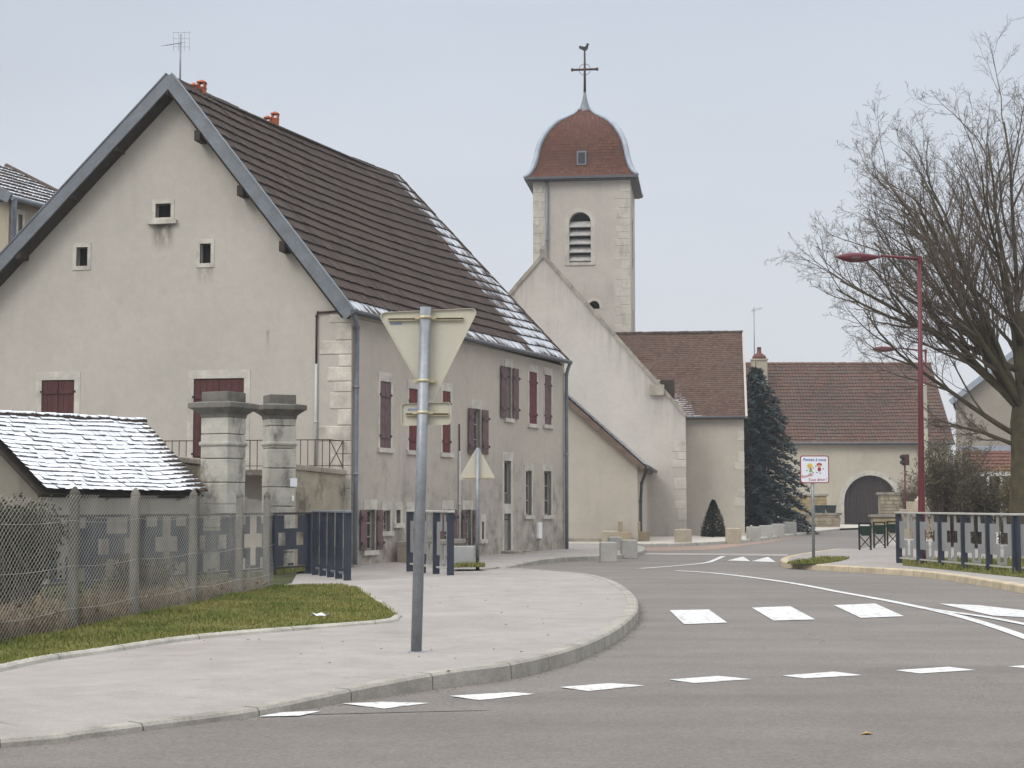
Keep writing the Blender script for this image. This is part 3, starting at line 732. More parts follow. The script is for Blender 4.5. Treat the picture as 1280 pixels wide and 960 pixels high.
for f in fills:
    a, b, c, d = f[1]
    if f[0] == 'c': shutter('shutter', house, PF, a, b, c, d, -.04, f[2], f[3])
    elif f[0] == 'o':
        window_fill(house, PF, a, b, c, d, -.13, 1)
        for q in f[2:]:
            l = .30; qa, qb = q[0], q[1]
            shutter('shutter', house, PF, qa, qb, c, d, .03, m_shut_m, 1)
    else: window_fill(house, PF, a, b, c, d, -.13, 1 if b-a > .3 else 0)
shutter('shutter', house, PG, *shl, -.05, m_shut_d, 2); shutter('shutter', house, PG, *gd, -.05, m_shut_d, 2)
dm = MB()
for z0, z1 in ((dc, dc+.85), (dc+.88, dc+1.6), (dc+1.63, dd)): dm.pbox(PF, da, db, z0, z1, -.12, -.08)
dro = part('door', dm, m_curtain, house); hd = MB(); hd.pbox(PF, da+.08, da+.12, dc+.9, dc+1.1, -.08, -.03); part('handle', hd, m_iron, dro)
window_fill(house, PF, ta, tb, tcz, td, -.12, 0, m_glass, 0)
st_ = MB(); st_.pbox(PF, da-.2, db+.5, -.05, .2, .002, .42); st_.pbox(PF, da-.2, db+.9, -.05, .145, .42, .75); part('doorstep', st_, m_cope, house, bevel=.02)
# meter box
mbx = MB(); mbx.pbox(PF, *fr(670.5, 653, 675, 673), .002, .07); part('meter_box', mbx, m_white, house)
# quoins at the near corner
q = MB(); z = .2; k = 0; qr = random.Random(3)
top_q = PG.hit(415, 392)[1]
while z < top_q-.15:
    h = qr.uniform(.2, .42); h = min(h, top_q-z); ln = .66 if k % 2 == 0 else .34; ln *= qr.uniform(.72, 1.2)
    q.pbox(PG, -.012, ln, z+.006, z+h-.006, -.05, .016+qr.random()*.006); z += h; k += 1
part('corner_stones', q, m_quoin, house, bevel=.02)
m_tile_house = tile('streaked_brown_tiles', [(.052, .038, .033), (.064, .046, .039), (.078, .054, .045)], moss=.3, snowcol=(.55, .575, .62), streak=tuple(U))
# roof
def snow_main(a, v):
    th = .90-.17*v; g = -.95+1.05*sstep((a-th)/.07)+(.25*v if a > th else 0)+.35*max(0, a-th-.05)*v
    if v > .93: g = max(g, .28)
    elif v > .88: g = max(g, -.25-.4*a)
    elif v > .45 and a < .5: g = max(g, -.78)
    return g
rf = MB(); courses(rf, apx, A1, E0, E1, 20, 54, .05, .014, snow_main, sag=.10, rsag=.11, jit=.008, seed=3)
courses(rf, L1, L0, L1, L0, 1, 1) if False else None
rl = MB(); courses(rl, A1, apx, L1, L0, 20, 54, .045, .022, None, rsag=.11, seed=4)
for v_, f_ in ((rl, 1),):
    b = len(rf.v); rf.v += v_.v; rf.f += [tuple(i+b for i in f) for f in v_.f]; rf.mi += v_.mi; rf.sm += v_.sm
    for i, c in v_.col.items(): rf.col[b+i] = c
# far hip: small triangle closing the end of the roof
hipE = MB(); courses(hipE, A1, A1+V((.02, 0, 0)), E1, L1, 20, 30, .04, .02, None, seed=5)
b = len(rf.v); rf.v += hipE.v; rf.f += [tuple(i+b for i in f) for f in hipE.f]; rf.mi += hipE.mi; rf.sm += hipE.sm
for i, c in hipE.col.items(): rf.col[b+i] = c
roof = part('roof', rf, m_tile_house, house)
sf = MB(); slab(sf, apx, A1, E0, E1, .08, drop=.2); slab(sf, apx, A1, L0, L1, .08, drop=.13); part('soffit', sf, m_wood, roof)
rd = MB(); ridge_line(rd, apx-UP*.03, A1-UP*.03, .065, sag=.11); ridge_line(rd, A1-UP*.02, E1+V((0, 0, .03)), .06); part('ridge_tiles', rd, m_ridge, roof)
bg_ = MB()
for kq, (p, q2) in enumerate(((apx, E0), (apx, L0))):
    d = (q2-p).normalized(); nn_ = PB.n; upv = nn_.cross(d)
    if upv.z < 0: upv = -upv
    bg_.ob(p+upv*.085-nn_*.004*kq, d*((q2-p).length+.12), -upv*.30, nn_*.05)
    bg_.ob(p+upv*.10-nn_*(.1+.004*kq)-upv*.002*kq, d*((q2-p).length+.12), -upv*.03, nn_*.17)
part('barge_board', bg_, m_zinc, roof)
pu = MB()
for x, y in ((153, 186), (97, 245), (33, 319), (255, 173), (308, 241), (360, 310), (216, 116)):
    s_, z_ = PG.hit(x, y); pu.pbox(PG, s_-.07, s_+.07, z_-.14, z_+.10, -.1, .43)
part('purlin_end', pu, m_wood, roof)
gt = MB(); og = PF.n*.10-V((0, 0, .05)); gt.tube([E0+og-U*.05, E0.lerp(E1, .5)+og-V((0, 0, .02)), E1+og+U*.05], .065, 8); part('gutter', gt, m_gutter, roof)
def pipe(name, par, pts, r, mat):
    b_ = MB(); b_.tube(pts, r, 8)
    for p in pts[1:-1]: b_.tube([V(p)-V((0, 0, .03)), V(p)+V((0, 0, .03))], r*1.25, 8)
    return part(name, b_, mat, par)
pipe('downpipe', house, [E0+og, PF.pt(.12, E0.z-.35, .09), PF.pt(.11, 4.2, .09), PF.pt(.10, 2.2, .09), PF.pt(.09, .13, .09)], .055, m_pipe)
pipe('downpipe', house, [E1+og, PF.pt(FL-.06, E1.z-.4, .09), PF.pt(FL-.06, 3, .09), PF.pt(FL-.06, .13, .09)], .055, m_pipe)
s1c, z1c = PF.hit(573, 530); pipe('cable_conduit', house, [PF.pt(s1c, z1c, .03), PF.pt(s1c, 2.9, .03)], .018, m_rust); pipe('cable_conduit', house, [PF.pt(s1c, 2.9, .035), PF.pt(s1c, 1.5, .035), PF.pt(s1c, .15, .035)], .032, m_pvc)
s1g = PG.hit(396, 450)[0]; zt = PG.hit(396, 391)[1]; zm = PG.hit(396, 455)[1]
pipe('cable_conduit', house, [PG.pt(.25, zt+.02, .04), PG.pt(s1g-.03, zt, .04), PG.pt(s1g, zt-.08, .04), PG.pt(s1g, zm, .04)], .024, m_rust)
pipe('cable_conduit', house, [PG.pt(s1g, zm, .04), PG.pt(s1g, 3.4, .04), PG.pt(s1g, 2.4, .04)], .034, m_pvc)
# chimney pots on the ridge
def pot(px, py, w_, h_):
    t = MB(); p = PR.hit3(px, py); c8 = w_*.5
    t.box(p-V((0, 0, .19+.2)), (w_, w_, .4)); t.box(p-V((0, 0, .20)), (w_*1.1, w_*1.1, .025))
    for sx in (-1, 1):
        for sy in (-1, 1): t.box(p+V((sx*w_*.38, sy*w_*.38, -.135)), (w_*.24, w_*.24, .13))
    t.lathe(p-V((0, 0, .08)), [(w_*.86, 0), (w_*.83, .02), (w_*.12, .08)], 4, 0, False, math.pi/4)
    part('chimney_pot', t, m_orange, roof)
pot(242.5, 103.5, .15, .5); pot(252.5, 100, .19, .6); pot(335, 144.5, .17, .5); pot(344, 139.5, .18, .62)
an = MB(); p = PR.hit3(225, 104); pz = PR.hit3(225, 42).z; an.tube([p-V((0, 0, .3)), V((p.x, p.y, pz))], .022, 6)
an.tube([V((p.x, p.y, pz-.22)), V((p.x-.24, p.y-.5, pz-.42))], .012, 5)
for k in range(7):
    c_ = V((p.x, p.y, pz-.22)).lerp(V((p.x-.24, p.y-.5, pz-.42)), k/6); an.tube([c_-V((.13, -.06, 0)), c_+V((.13, -.06, 0))], .005, 4)
for dx in (-.18, -.06, .08, .2):
    an.tube([V((p.x+dx, p.y+.05, pz-.4)), V((p.x+dx, p.y+.05, pz+.08))], .004, 4)
for dz in (-.3, -.1, .05): an.tube([V((p.x-.2, p.y+.05, pz+dz)), V((p.x+.22, p.y+.05, pz+dz))], .004, 4)
part('antenna', an, m_galv, roof)
# balcony terrace on the gable
bl = MB(); bs0, bs1 = PG.hit(433, 590)[0], PG.hit(190, 590)[0]; bz = PG.hit(320, 588)[1]
bl.pbox(PG, bs0+.05, bs1, bz-.14, bz, .002, 1.0)
bal = part('balcony_slab', bl, m_cope, house, bevel=.02)
ra = MB(); rz_ = bz+.66
def rail_run(p, q2, n, cross=False):
    ra.bar(p+V((0, 0, rz_)), q2+V((0, 0, rz_)), .03, .02); ra.bar(p+V((0, 0, bz+.08)), q2+V((0, 0, bz+.08)), .02, .015)
    for i in range(n+1):
        c_ = p.lerp(q2, i/n); ra.box(c_+V((0, 0, (bz+rz_)/2)), (.016, .016, rz_-bz))
f0, f1 = PG.pt(bs0+.1, 0, .95), PG.pt(bs1-.05, 0, .95); f0.z = f1.z = 0
rail_run(f0, f1, 27); w0 = PG.pt(bs0+.08, 0, .03); w0.z = 0; rail_run(f0, w0, 1)
for p, q2 in ((f0+V((0, 0, bz+.08)), w0+V((0, 0, rz_))), (f0+V((0, 0, rz_)), w0+V((0, 0, bz+.08)))): ra.bar(p, q2, .015, .015)
part('balcony_railing', ra, m_rust, house)

# ================================================================ church
CY = R(7); CU, CV = V((math.cos(CY), -math.sin(CY), 0)), V((math.sin(CY), math.cos(CY), 0)); UP = V((0, 0, 1))
CO = at(857, 660, 68.5); CO.z = 0
def cpl(b, o=0): return Plane(CO+CV*b, CU)
church = thing('church', 'beige rendered village church with a square bell tower under a bulbous red tiled dome', 'church', (CO.x, CO.y, .1))
PC = cpl(0)
gA = PC.hit(679, 321); gE = PC.hit(857, 521); kc = (gA[1]-gE[1])/(gE[0]-gA[0]); gL = 2*gA[0]-gE[0]
cw = MB()
wall(cw, PC, gL, gE[0], -.1, gA[1], (), .2, [(kc, 1, gA[1]+kc*gA[0]), (-kc, 1, gA[1]-kc*gA[0])])
wall(cw, cpl(.45), gL, gE[0], -.1, gA[1], (), .2, [(kc, 1, gA[1]+kc*gA[0]), (-kc, 1, gA[1]-kc*gA[0])])
cw.ob(PC.pt(gE[0]-.001, -.1, 0), -CV*-.45, CU*.001, UP*(gE[1]+.1)); 
# nave side walls behind the gable
NL = 9.0
cw.face([PC.pt(gE[0]-.05, -.1), PC.pt(gE[0]-.05, -.1, -NL), PC.pt(gE[0]-.05, gE[1]-.4, -NL), PC.pt(gE[0]-.05, gE[1]-.4)])
cw.face([PC.pt(gL, -.1), PC.pt(gL, -.1, -NL), PC.pt(gL, gE[1]-.4, -NL), PC.pt(gL, gE[1]-.4)])
# right wing
PWb = 2.0; PW = cpl(PWb); wE = PW.hit(930, 519); wS0 = gE[0]-4.5; wS1 = PW.hit(930.5, 600)[0]; RB = 6.2; PWr = cpl(RB); wRz = PWr.hit(850, 416.5)[1]
wall(cw, PW, wS0, wS1, -.1, wE[1]-.02, m=1)
PWs = Plane(PW.pt(wS1, 0), CV, CU); dW = RB-PWb; sw = (wRz-wE[1])/dW
wall(cw, PWs, 0, 2*dW, -.1, wRz, (), .2, [(-sw, 1, wE[1]-.03), (sw, 1, wE[1]+2*dW*sw-.03)], m=1)
# lean-to chapel
LB = -9.6; PLn = cpl(LB); lR = PLn.hit(800, 580); lL = PLn.hit(706, 497); sl_ = (lL[1]-lR[1])/(lR[0]-lL[0]); lS0 = lL[0]-2.5; lzL = lL[1]+2.5*sl_
wall(cw, PLn, lS0, lR[0]-.1, -.1, lzL, (), .2, [(sl_, 1, lR[1]-.1+sl_*lR[0])], m=1)
cw.face([PLn.pt(lR[0]-.1, -.1), PLn.pt(lR[0]-.1, -.1, LB+.05), PLn.pt(lR[0]-.1, lR[1], LB+.05), PLn.pt(lR[0]-.1, lR[1])], 1)
# tower
TB = 6.6; PT = cpl(TB); tL, tR = PT.hit(666.5, 300)[0], PT.hit(788, 300)[0]; tw = tR-tL; tz = PT.hit(728, 222)[1]; tc_ = (tL+tR)/2
lv = PT.rect(711.5, 265, 738.5, 328); lh_ = (lv[1]-lv[0])/2; ls = (lv[0]+lv[1])/2
lv2 = PT.rect(735.5, 376, 749.5, 386); l2h = (lv2[1]-lv2[0])/2; l2s = (lv2[0]+lv2[1])/2
zmid = (lv2[3]+lv[2])/2
wall(cw, PT, tL, tR, -.1, lv2[2]-.4)
arch_panel(cw, PT, tL, tR, lv2[2]-.4, zmid, l2s, l2h, lv2[2], lv2[3]-l2h, .4)
arch_panel(cw, PT, tL, tR, zmid, tz, ls, lh_, lv[2], lv[3]-lh_, .4)
PTs = Plane(PT.pt(tR, 0), CV, CU); PTl = Plane(PT.pt(tL, 0), CV, -CU); PTb = Plane(PT.pt(tL, 0, -tw), CU, CV)
sr = (tw/2-lh_, tw/2+lh_, lv[2], lv[3]); sr2 = (tw/2-.35, tw/2+.35, lv2[2]-1.2, lv2[3]-.2)
wall(cw, PTs, 0, tw, -.1, tz, [sr, sr2], .35); wall(cw, PTl, 0, tw, -.1, tz); wall(cw, PTb, 0, tw, -.1, tz)
_ap = PC.pt(*gA)
m_church = plaster('church_render', (.45, .412, .368), streak=.5, dirt=(.2, .19, .17), rake=(_ap.x, gA[1], kc*1.02, 3.2))
part('wall', cw, [m_church, m_church_warm], church)
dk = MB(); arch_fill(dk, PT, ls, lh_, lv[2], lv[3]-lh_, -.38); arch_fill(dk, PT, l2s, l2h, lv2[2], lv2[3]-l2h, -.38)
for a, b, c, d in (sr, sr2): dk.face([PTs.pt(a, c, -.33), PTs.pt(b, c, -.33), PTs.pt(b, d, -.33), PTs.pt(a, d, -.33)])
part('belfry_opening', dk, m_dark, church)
lu = MB(); nl = 5
for i in range(nl):
    z0 = lv[2]+.05+(lv[3]-lh_*.75-lv[2])*i/nl
    lu.ob(PT.pt(ls-lh_, z0, -.02), PT.u*2*lh_, -PT.n*.3+UP*.3, UP*.04+PT.n*.02)
lu2 = MB()
for a in (sr,):
    for i in range(5): lu2.ob(PTs.pt(a[0], a[2]+.05+i*(a[3]-a[2])/5, -.02), PTs.u*(a[1]-a[0]), -PTs.n*.3+UP*.3, UP*.04)
m_louvre = M('weathered_louvre', (.36, .35, .33), .3, 5, .85, .3); _part('louvre', lu, m_louvre, church); _part('louvre', lu2, m_louvre, church)
ab = MB(); arch_band(ab, PT, ls, lh_, lv[2], lv[3]-lh_, .2, -.1, .015); arch_band(ab, PT, l2s, l2h, lv2[2], lv2[3]-l2h, .14, -.1, .015); ab.pbox(PT, ls-lh_-.2, ls+lh_+.2, lv[2]-.14, lv[2], -.1, .05)
part('arch_surround', ab, m_cquoin, church)
q = MB()
def quoins(pl, s, sgn, z0, z1, h=.4, w1=.8, w2=.5, seed=1, o=.012, chance=1.0):
    r_ = random.Random(seed); z = z0; k = 0
    while z < z1-.1:
        hh = min(h*r_.uniform(.75, 1.2), z1-z); l = (w1 if k % 2 else w2)*r_.uniform(.8, 1.15)
        a, b = (s, s+sgn*l) if sgn > 0 else (s-l, s)
        if r_.random() < chance: q.pbox(pl, a, b, z+.008, z+hh-.008, -.03, o+r_.random()*.004)
        z += hh; k += 1
quoins(PT, tR+.01, -1, 3, tz-.1, .42, .8, .5, 2); quoins(PT, tL-.01, 1, 3, tz-.1, .42, .55, .4, 3)
quoins(PC, gE[0]+.01, -1, .1, gE[1]-.5, .42, .6, .38, 4, chance=.75); quoins(PW, wS1+.01, -1, .1, wE[1]-.3, .42, .45, .3, 5, chance=.6)
part('corner_stones', q, m_cquoin, church, bevel=.015)
# gable coping
cp = MB()
for sg in (1, -1):
    end = PC.pt(gE[0] if sg > 0 else gL, gE[1], 0); top = PC.pt(gA[0], gA[1], 0); d = (end-top); Ld = d.length; d.normalize(); nn_ = PC.n.cross(d)
    if nn_.z < 0: nn_ = -nn_
    segs = int(Ld/.9)
    for i in range(segs):
        a, b = Ld*i/segs, Ld*(i+1)/segs-.012
        cp.ob(top+d*a+PC.n*.08-nn_*.02, d*(b-a), -PC.n*.62, nn_*(.15+.008*(i % 2)))
cp.box(PC.pt(gA[0], gA[1]+.16, -.2), (.3, .5, .34), -CY)
ks, kz_ = PC.hit(822, 487); cp.pbox(PC, ks-.35, ks+.28, kz_-.25, kz_+.2, -.3, .22)
part('gable_coping', cp, m_cope, church)
kn = MB(); kn.pbox(PC, ks+.1, ks+.7, kz_-.3, kz_+.45, -1.4, -.47); part('valley_gutter', kn, m_wood, church)
# roofs
rf = MB()
def snow_wing(a, v):
    e_ = .155-.02 + .24*v
    x = a*(wS1-wS0)   # metres from the left
    d_ = x-(4.45-(1-v)*3.4)
    g = .9-abs(d_)*.55 if d_ > -1.5 else .3
    if v > .55: g = max(g, .95-max(0, d_-.1)*.55)
    if v < .5: g -= .25
    return g-.35 if g > .35 else -1
A0w, A1w = PWr.pt(wS0-1.6, wRz), PWr.pt(wS1+.05, wRz); E0w, E1w = PW.pt(wS0-1.6, wE[1], .25), PW.pt(wS1+.05, wE[1], .25)
E0w.z -= .1; E1w.z -= .1
courses(rf, A0w, A1w, E0w, E1w, 44, 62, .016, 0, snow_wing, sag=.03, jit=.006, seed=11)
Bk0, Bk1 = PW.pt(wS0-1.6, wE[1], -2*dW-.2), PW.pt(wS1+.05, wE[1], -2*dW-.2)
courses(rf, A1w, A0w, Bk1, Bk0, 22, 30, .02, 0, None, seed=12)
# nave roof
top0, top1 = PC.pt(gA[0], gA[1]-.25, -.45), PC.pt(gA[0], gA[1]-.25, -TB); ee = gE[1]-.35
courses(rf, top0, top1, PC.pt(gE[0]-.1, ee, -.45), PC.pt(gE[0]-.1, ee, -TB), 40, 40, .016, 0, lambda a, v: .5 if v > .3 else .1, seed=13)
courses(rf, top1, top0, PC.pt(gL+.1, ee, -TB), PC.pt(gL+.1, ee, -.45), 24, 24, .02, 0, None, seed=14)
# lean-to roof
LA, LE_ = PLn.pt(lS0, lzL+.12, .3), PLn.pt(lR[0]+.22, lR[1]+.12-.22*sl_, .3); bk_ = CV*(-LB+.3)
courses(rf, LA+bk_, LA, LE_+bk_, LE_, 28, 40, .03, 0, lambda a, v: 1.25, seed=15)
croof = part('roof', rf, m_tile_wing, church)
sf = MB(); slab(sf, A0w, A1w, E0w, E1w, .1, drop=.03); slab(sf, LA, LA+bk_, LE_, LE_+bk_, .2, drop=.03)
for i in range(6):
    p = PLn.pt(lR[0]+.02, lR[1]-.12, -1.2*i-.4); sf.ob(p, CU*.2, CV*.1, UP*.14)
part('roof_timber', sf, m_timber, croof)
rd = MB(); ridge_line(rd, A0w, A1w, .09, .35); part('ridge_tiles', rd, m_ridge, croof)
vg = MB(); vg.bar(A1w+CU*.06, E1w+CU*.06, .1, .14); part('verge_board', vg, m_church, croof)
gt = MB(); gt.tube([E0w.lerp(E1w, .35)+PW.n*.06, E1w+PW.n*.06], .06, 8); gt.tube([LE_+CU*.08-UP*.03, LE_+bk_*.95+CU*.08-UP*.03], .07, 8); part('gutter', gt, m_gutter, croof)
pipe('downpipe', church, [LE_+CU*.08+CV*.5, PLn.pt(lR[0]+.02, lR[1]-.7, -.9), PLn.pt(lR[0]-.02, 1.6, -.9), PLn.pt(lR[0]-.02, .1, -.9)], .06, m_gutter)
s_dp = PT.hit(684, 280)[0]; pipe('downpipe', church, [PT.pt(s_dp, tz-.05, .09), PT.pt(s_dp, tz-3, .09), PT.pt(s_dp, 8, .09)], .06, m_pipe)
bb = MB(); bb.pbox(PLn, lS0, lR[0]-.08, -.1, .22, .0, .05); part('plinth', bb, m_cope, church)
# dome
tcen = PT.pt(tc_, 0, -tw/2); mpx = PT.hit(729, 222)[0]-PT.hit(728, 222)[0]
hwz = [(222, 69), (218.5, 65), (214, 61.5), (208, 58.5), (200, 55.8), (192, 54), (185, 52), (178, 48.5), (172, 44.5), (166, 39.5), (160, 33.5), (155, 27), (150, 19.5), (146, 13.5), (142, 9.5), (138, 7)]
PTc = cpl(TB+tw/2)
def domez(y_): f_ = sstep((222-y_)/70); return PT.hit(728, y_)[1]*(1-f_)+PTc.hit(728, y_)[1]*f_
prof = [(h_*abs(mpx)*1.015, domez(y_)) for y_, h_ in hwz]
prof = [(max(a, tw/2+.28) if i == 0 else a, z) for i, (a, z) in enumerate(prof)]
def dpt(sx, sy, h_, z): p = tcen+CU*sx*h_+CV*sy*h_; return V((p.x, p.y, z))
dome = MB(); hips = MB(); corners = [(-1, -1), (1, -1), (1, 1), (-1, 1)]
dr = random.Random(5)
def interp(z):
    for (a, b), (c, d) in zip(prof, prof[1:]):
        if b <= z <= d: return a+(c-a)*(z-b)/(d-b)
    return prof[-1][0]
# arc-length rows
PL_ = [prof[0]]; acc = 0; rowsz = []
tot = sum(math.dist(a, b) for a, b in zip(prof, prof[1:])); NR = 30
def along(t):
    d = t*tot
    for a, b in zip(prof, prof[1:]):
        l = math.dist(a, b)
        if d <= l: k = d/l; return a[0]+(b[0]-a[0])*k, a[1]+(b[1]-a[1])*k
        d -= l
    return prof[-1]
for ci in range(4):
    c1, c2 = corners[ci], corners[(ci+1) % 4]
    for i in range(NR):
        (h0, z0), (h1, z1) = along(i/NR), along((i+1)/NR)
        nt_ = max(2, int(2*h0/.2))
        lift = .03
        for j in range(nt_):
            a0, a1 = j/nt_, (j+1)/nt_
            if i % 2: a0, a1 = max(0, a0-.5/nt_), max(0, a1-.5/nt_)
            if a1 <= a0: continue
            def X(a, h_, z): p = tcen+(CU*(c1[0]*(1-a)+c2[0]*a)+CV*(c1[1]*(1-a)+c2[1]*a))*h_; return V((p.x, p.y, z))
            t = dr.random(); am = (a0+a1)/2
            lo = h0+lift
            pts = [X(a0, lo, z0), X(am, lo+.004, z0-.03), X(a1, lo, z0), X(a1, h1, z1), X(a0, h1, z1)]
            dome.face(pts, 0, cols=[(t, -9, 0)]*5)
    pth = [dpt(c1[0], c1[1], h_+.03, z) for h_, z in [along(k/24) for k in range(25)]]
    hips.tube(pth, [.06, .11, .13]+[.14]*12+[.13-.008*k for k in range(10)], 6)
dm_o = part('dome_roof', dome, m_tile_dome, church); part('hip_flashing', hips, m_zincl, dm_o)
ev = MB(); h0 = prof[0][0]
ev.ob(dpt(-1, -1, h0+.03, tz-.10), CU*2*(h0+.03), CV*2*(h0+.03), UP*.12); ev.ob(dpt(-1, -1, h0-.1, tz-.16), CU*2*(h0-.1), CV*2*(h0-.1), UP*.07)
part('eave_cornice', ev, m_gutter, dm_o)
lc = MB(); a, b, c, d = PT.rect(722, 190, 732, 205); of = interp(c)-tw/2+.02
lc.pbox(PT, a-.04, b+.04, c-.04, d+.06, of-.6, of+.05, 0); lc.pbox(PT, a+.03, b-.03, c+.03, d-.02, of+.05, of+.06, 1); part('dome_window', lc, [m_zinc, m_glass], dm_o)
sp_ = MB(); zz = lambda y_: PTc.hit(728, y_)[1]; base = V((tcen.x, tcen.y, 0))
sp_.lathe(base, [(.42, zz(143)), (.33, zz(139)), (.22, zz(133)), (.13, zz(126)), (.06, zz(115))], 10, 0, True); part('spire_tip', sp_, m_zinc, dm_o)
cr = MB(); cr.tube([base+UP*zz(118), base+UP*zz(64)], [.07, .045], 6); zc = zz(87); cr.tube([base+UP*zc-CU*.68, base+UP*zc+CU*.68], .055, 6)
for k in range(4):
    cr.tube([base+UP*zc+CU*(.28*math.cos(a_+k*math.pi/2))+UP*(.28*math.sin(a_+k*math.pi/2)) for a_ in [R(8+9*i) for i in range(9)]], .014, 4)
for s_ in (-1, 1): cr.box(base+UP*zc+CU*s_*.62, (.1, .1, .14), -CY)
cro = part('iron_cross', cr, m_rust, church)
ck = MB(); zb = zz(63); ps = [(-.25, .24), (-.15, .21), (-.03, .18), (.06, .21), (.09, .32), (.13, .36), (.18, .33), (.24, .28), (.18, .24), (.17, .1), (.1, 0), (.02, -.04), (-.06, -.02), (-.16, .05), (-.27, .1), (-.29, .18)]
ck.prism([base+CU*x+UP*(zb+z)+CV*-.02 for x, z in ps], CV*.04); ck.tube([base+UP*zz(64), base+UP*zb], .02, 5); part('weathercock', ck, m_iron, cro)

# ================================================================ barn
BY = 107.0; BP = Plane((0, BY), (1, 0)); bz0 = -.05
barn = thing('barn', 'long beige barn with a weathered orange tiled roof and a wide arched doorway', 'barn', (at(1060, 650, BY).x, BY, 0))
bl, br = BP.hit(880, 600)[0], BP.hit(1190, 600)[0]; be = BP.hit(1060, 552)[1]; arc = BP.rect(1055, 594, 1121.5, 655); ah = (arc[1]-arc[0])/2; asx = (arc[0]+arc[1])/2
bw = MB(); arch_panel(bw, BP, bl, br, -.1, be, asx, ah, -.05, arc[3]-ah, .35)
BD = 11.0; brz = at(1060, 455, BY+BD/2).z
for s_, nn_ in ((br, (1, 0, 0)), (bl, (-1, 0, 0))):
    p = Plane(BP.pt(s_, 0), (0, 1), V(nn_)); k_ = (brz-be)/(BD/2); wall(bw, p, 0, BD, -.1, brz, (), .2, [(-k_, 1, be-.03), (k_, 1, be+k_*BD-.03)])
part('wall', bw, m_barn, barn)
ab = MB(); arch_band(ab, BP, asx, ah, 0, arc[3]-ah, .32, -.1, .03); part('arch_surround', ab, m_trim, barn)
dd_ = MB(); 
nbd = 16
for i in range(nbd):
    a = asx-ah+2*ah*i/nbd; b = asx-ah+2*ah*(i+1)/nbd; mx = (a+b)/2
    dd_.pbox(BP, a+.008, b-.008, .03, (arc[3]-ah)+math.sqrt(max(.01, ah*ah-(mx-asx)**2))+.12, -.42, -.30)
part('barn_door', dd_, m_door, barn)
r0 = V((bl, BY+BD/2, brz)); r1 = V((br+.15, BY+BD/2, brz)); e0 = V((bl, BY-.3, be-.12)); e1 = V((br+.15, BY-.3, be-.12))
def tint_barn(a, v, r):
    p = mnoise.noise(V((a*7, v*3.5, 2)))*.5+.42+.25*(1-a)*v; return max(0, min(1, p+(r.random()-.5)*.7))
rf = MB(); courses(rf, r0, r1, e0, e1, 24, 78, .05, .035, lambda a, v: -.35, sag=.08, jit=.012, tint=tint_barn, seed=21)
courses(rf, r1, r0, V((br+.15, BY+BD+.3, be-.12)), V((bl, BY+BD+.3, be-.12)), 24, 40, .05, 0, None, seed=22)
bro = part('roof', rf, m_tile_barn, barn)
sf = MB(); slab(sf, r0, r1, e0, e1, .1, drop=.05); part('soffit', sf, m_wood, bro)
rd = MB(); ridge_line(rd, r0, r1, .12, .42); part('ridge_tiles', rd, M('barn_ridge', (.16, .09, .065), .3, 5, .9, .4), bro)
gt = MB(); gt.tube([e0-UP*.02+V((0, -.08, 0)), e1-UP*.02+V((0, -.08, 0))], .08, 6); part('gutter', gt, m_gutter, bro)
ch = MB(); cx = at(949, 450, BY+3.5); cz = at(949, 456, BY+3.5).z; ch.box((cx.x, BY+3.5, cz-1.2), (1.0, .8, 3.0)); ch.box((cx.x, BY+3.5, cz+.34), (1.12, .92, .12))
cho = part('chimney', ch, m_back, bro); ch = MB(); ch.lathe((cx.x, BY+3.5, cz+.4), [(.5, 0), (.46, .2), (.3, .34), (.16, .42), (.14, .8), (.17, .82)], 10); part('chimney_pot', ch, M('dark_terracotta', (.13, .05, .035), .2, 6, .85, .2), cho)
an = MB(); p = at(943, 440, BY+3.5); zt_ = at(943, 384, BY+3.5).z; an.tube([V((p.x, p.y, cz-.5)), V((p.x, p.y, zt_))], .035, 5)
an.tube([V((p.x-.15, p.y, zt_-.25)), V((p.x+.5, p.y-.3, zt_-.1))], .02, 4)
for k in range(6): c_ = V((p.x-.15, p.y, zt_-.25)).lerp(V((p.x+.5, p.y-.3, zt_-.1)), k/5); an.tube([c_-V((.1, .2, .14)), c_+V((.1, .2, .14))], .01, 4)
part('antenna', an, m_galv, bro)
pipe('downpipe', barn, [e1+V((-.3, -.08, 0)), V((br-.12, BY-.08, 4.5)), V((br-.12, BY-.08, 2)), V((br-.12, BY-.08, 0))], .06, m_pvc)

# ================================================================ house on the right and house behind on the left
HY = 84.0; HP = Plane((0, HY), (1, 0)); rh = thing('gabled_house', 'beige gabled house behind the bare tree at the right edge', 'house', (at(1300, 640, HY).x, HY, 0))
ha, hz = HP.hit(1187, 502); hb, hz2 = HP.hit(1279, 430); kk = (hz2-hz)/(hb-ha); hs1 = ha+11.5; hm = ha+5.75; hzr = hz+kk*5.75
hw_ = MB(); wpx = HP.rect(1232, 505, 1250, 540)
wall(hw_, HP, ha+.3, hs1-.3, -.1, hzr, (), .2, [(-kk, 1, hz-kk*ha-.05), (kk, 1, hzr+kk*hm-.05)])
for s_, nn_ in ((ha+.3, (-1, 0, 0)), (hs1-.3, (1, 0, 0))): wall(hw_, Plane(HP.pt(s_, 0), (.3, 1), V(nn_)), 0, 9, -.1, hz)
part('wall', hw_, m_rhouse, rh)
rf = MB(); o_ = V((0, -.4, 0)); dp = V((3, 10, 0)); rt, le_, re_ = HP.pt(hm, hzr)+o_, HP.pt(ha, hz)+o_, HP.pt(hs1, hz)+o_
courses(rf, rt+dp, rt, le_+dp, le_, 20, 30, .04, .02, None, seed=31); courses(rf, rt, rt+dp, re_, re_+dp, 20, 30, .04, .02, None, seed=32)
ro = part('roof', rf, m_tile_wing, rh)
bb = MB()
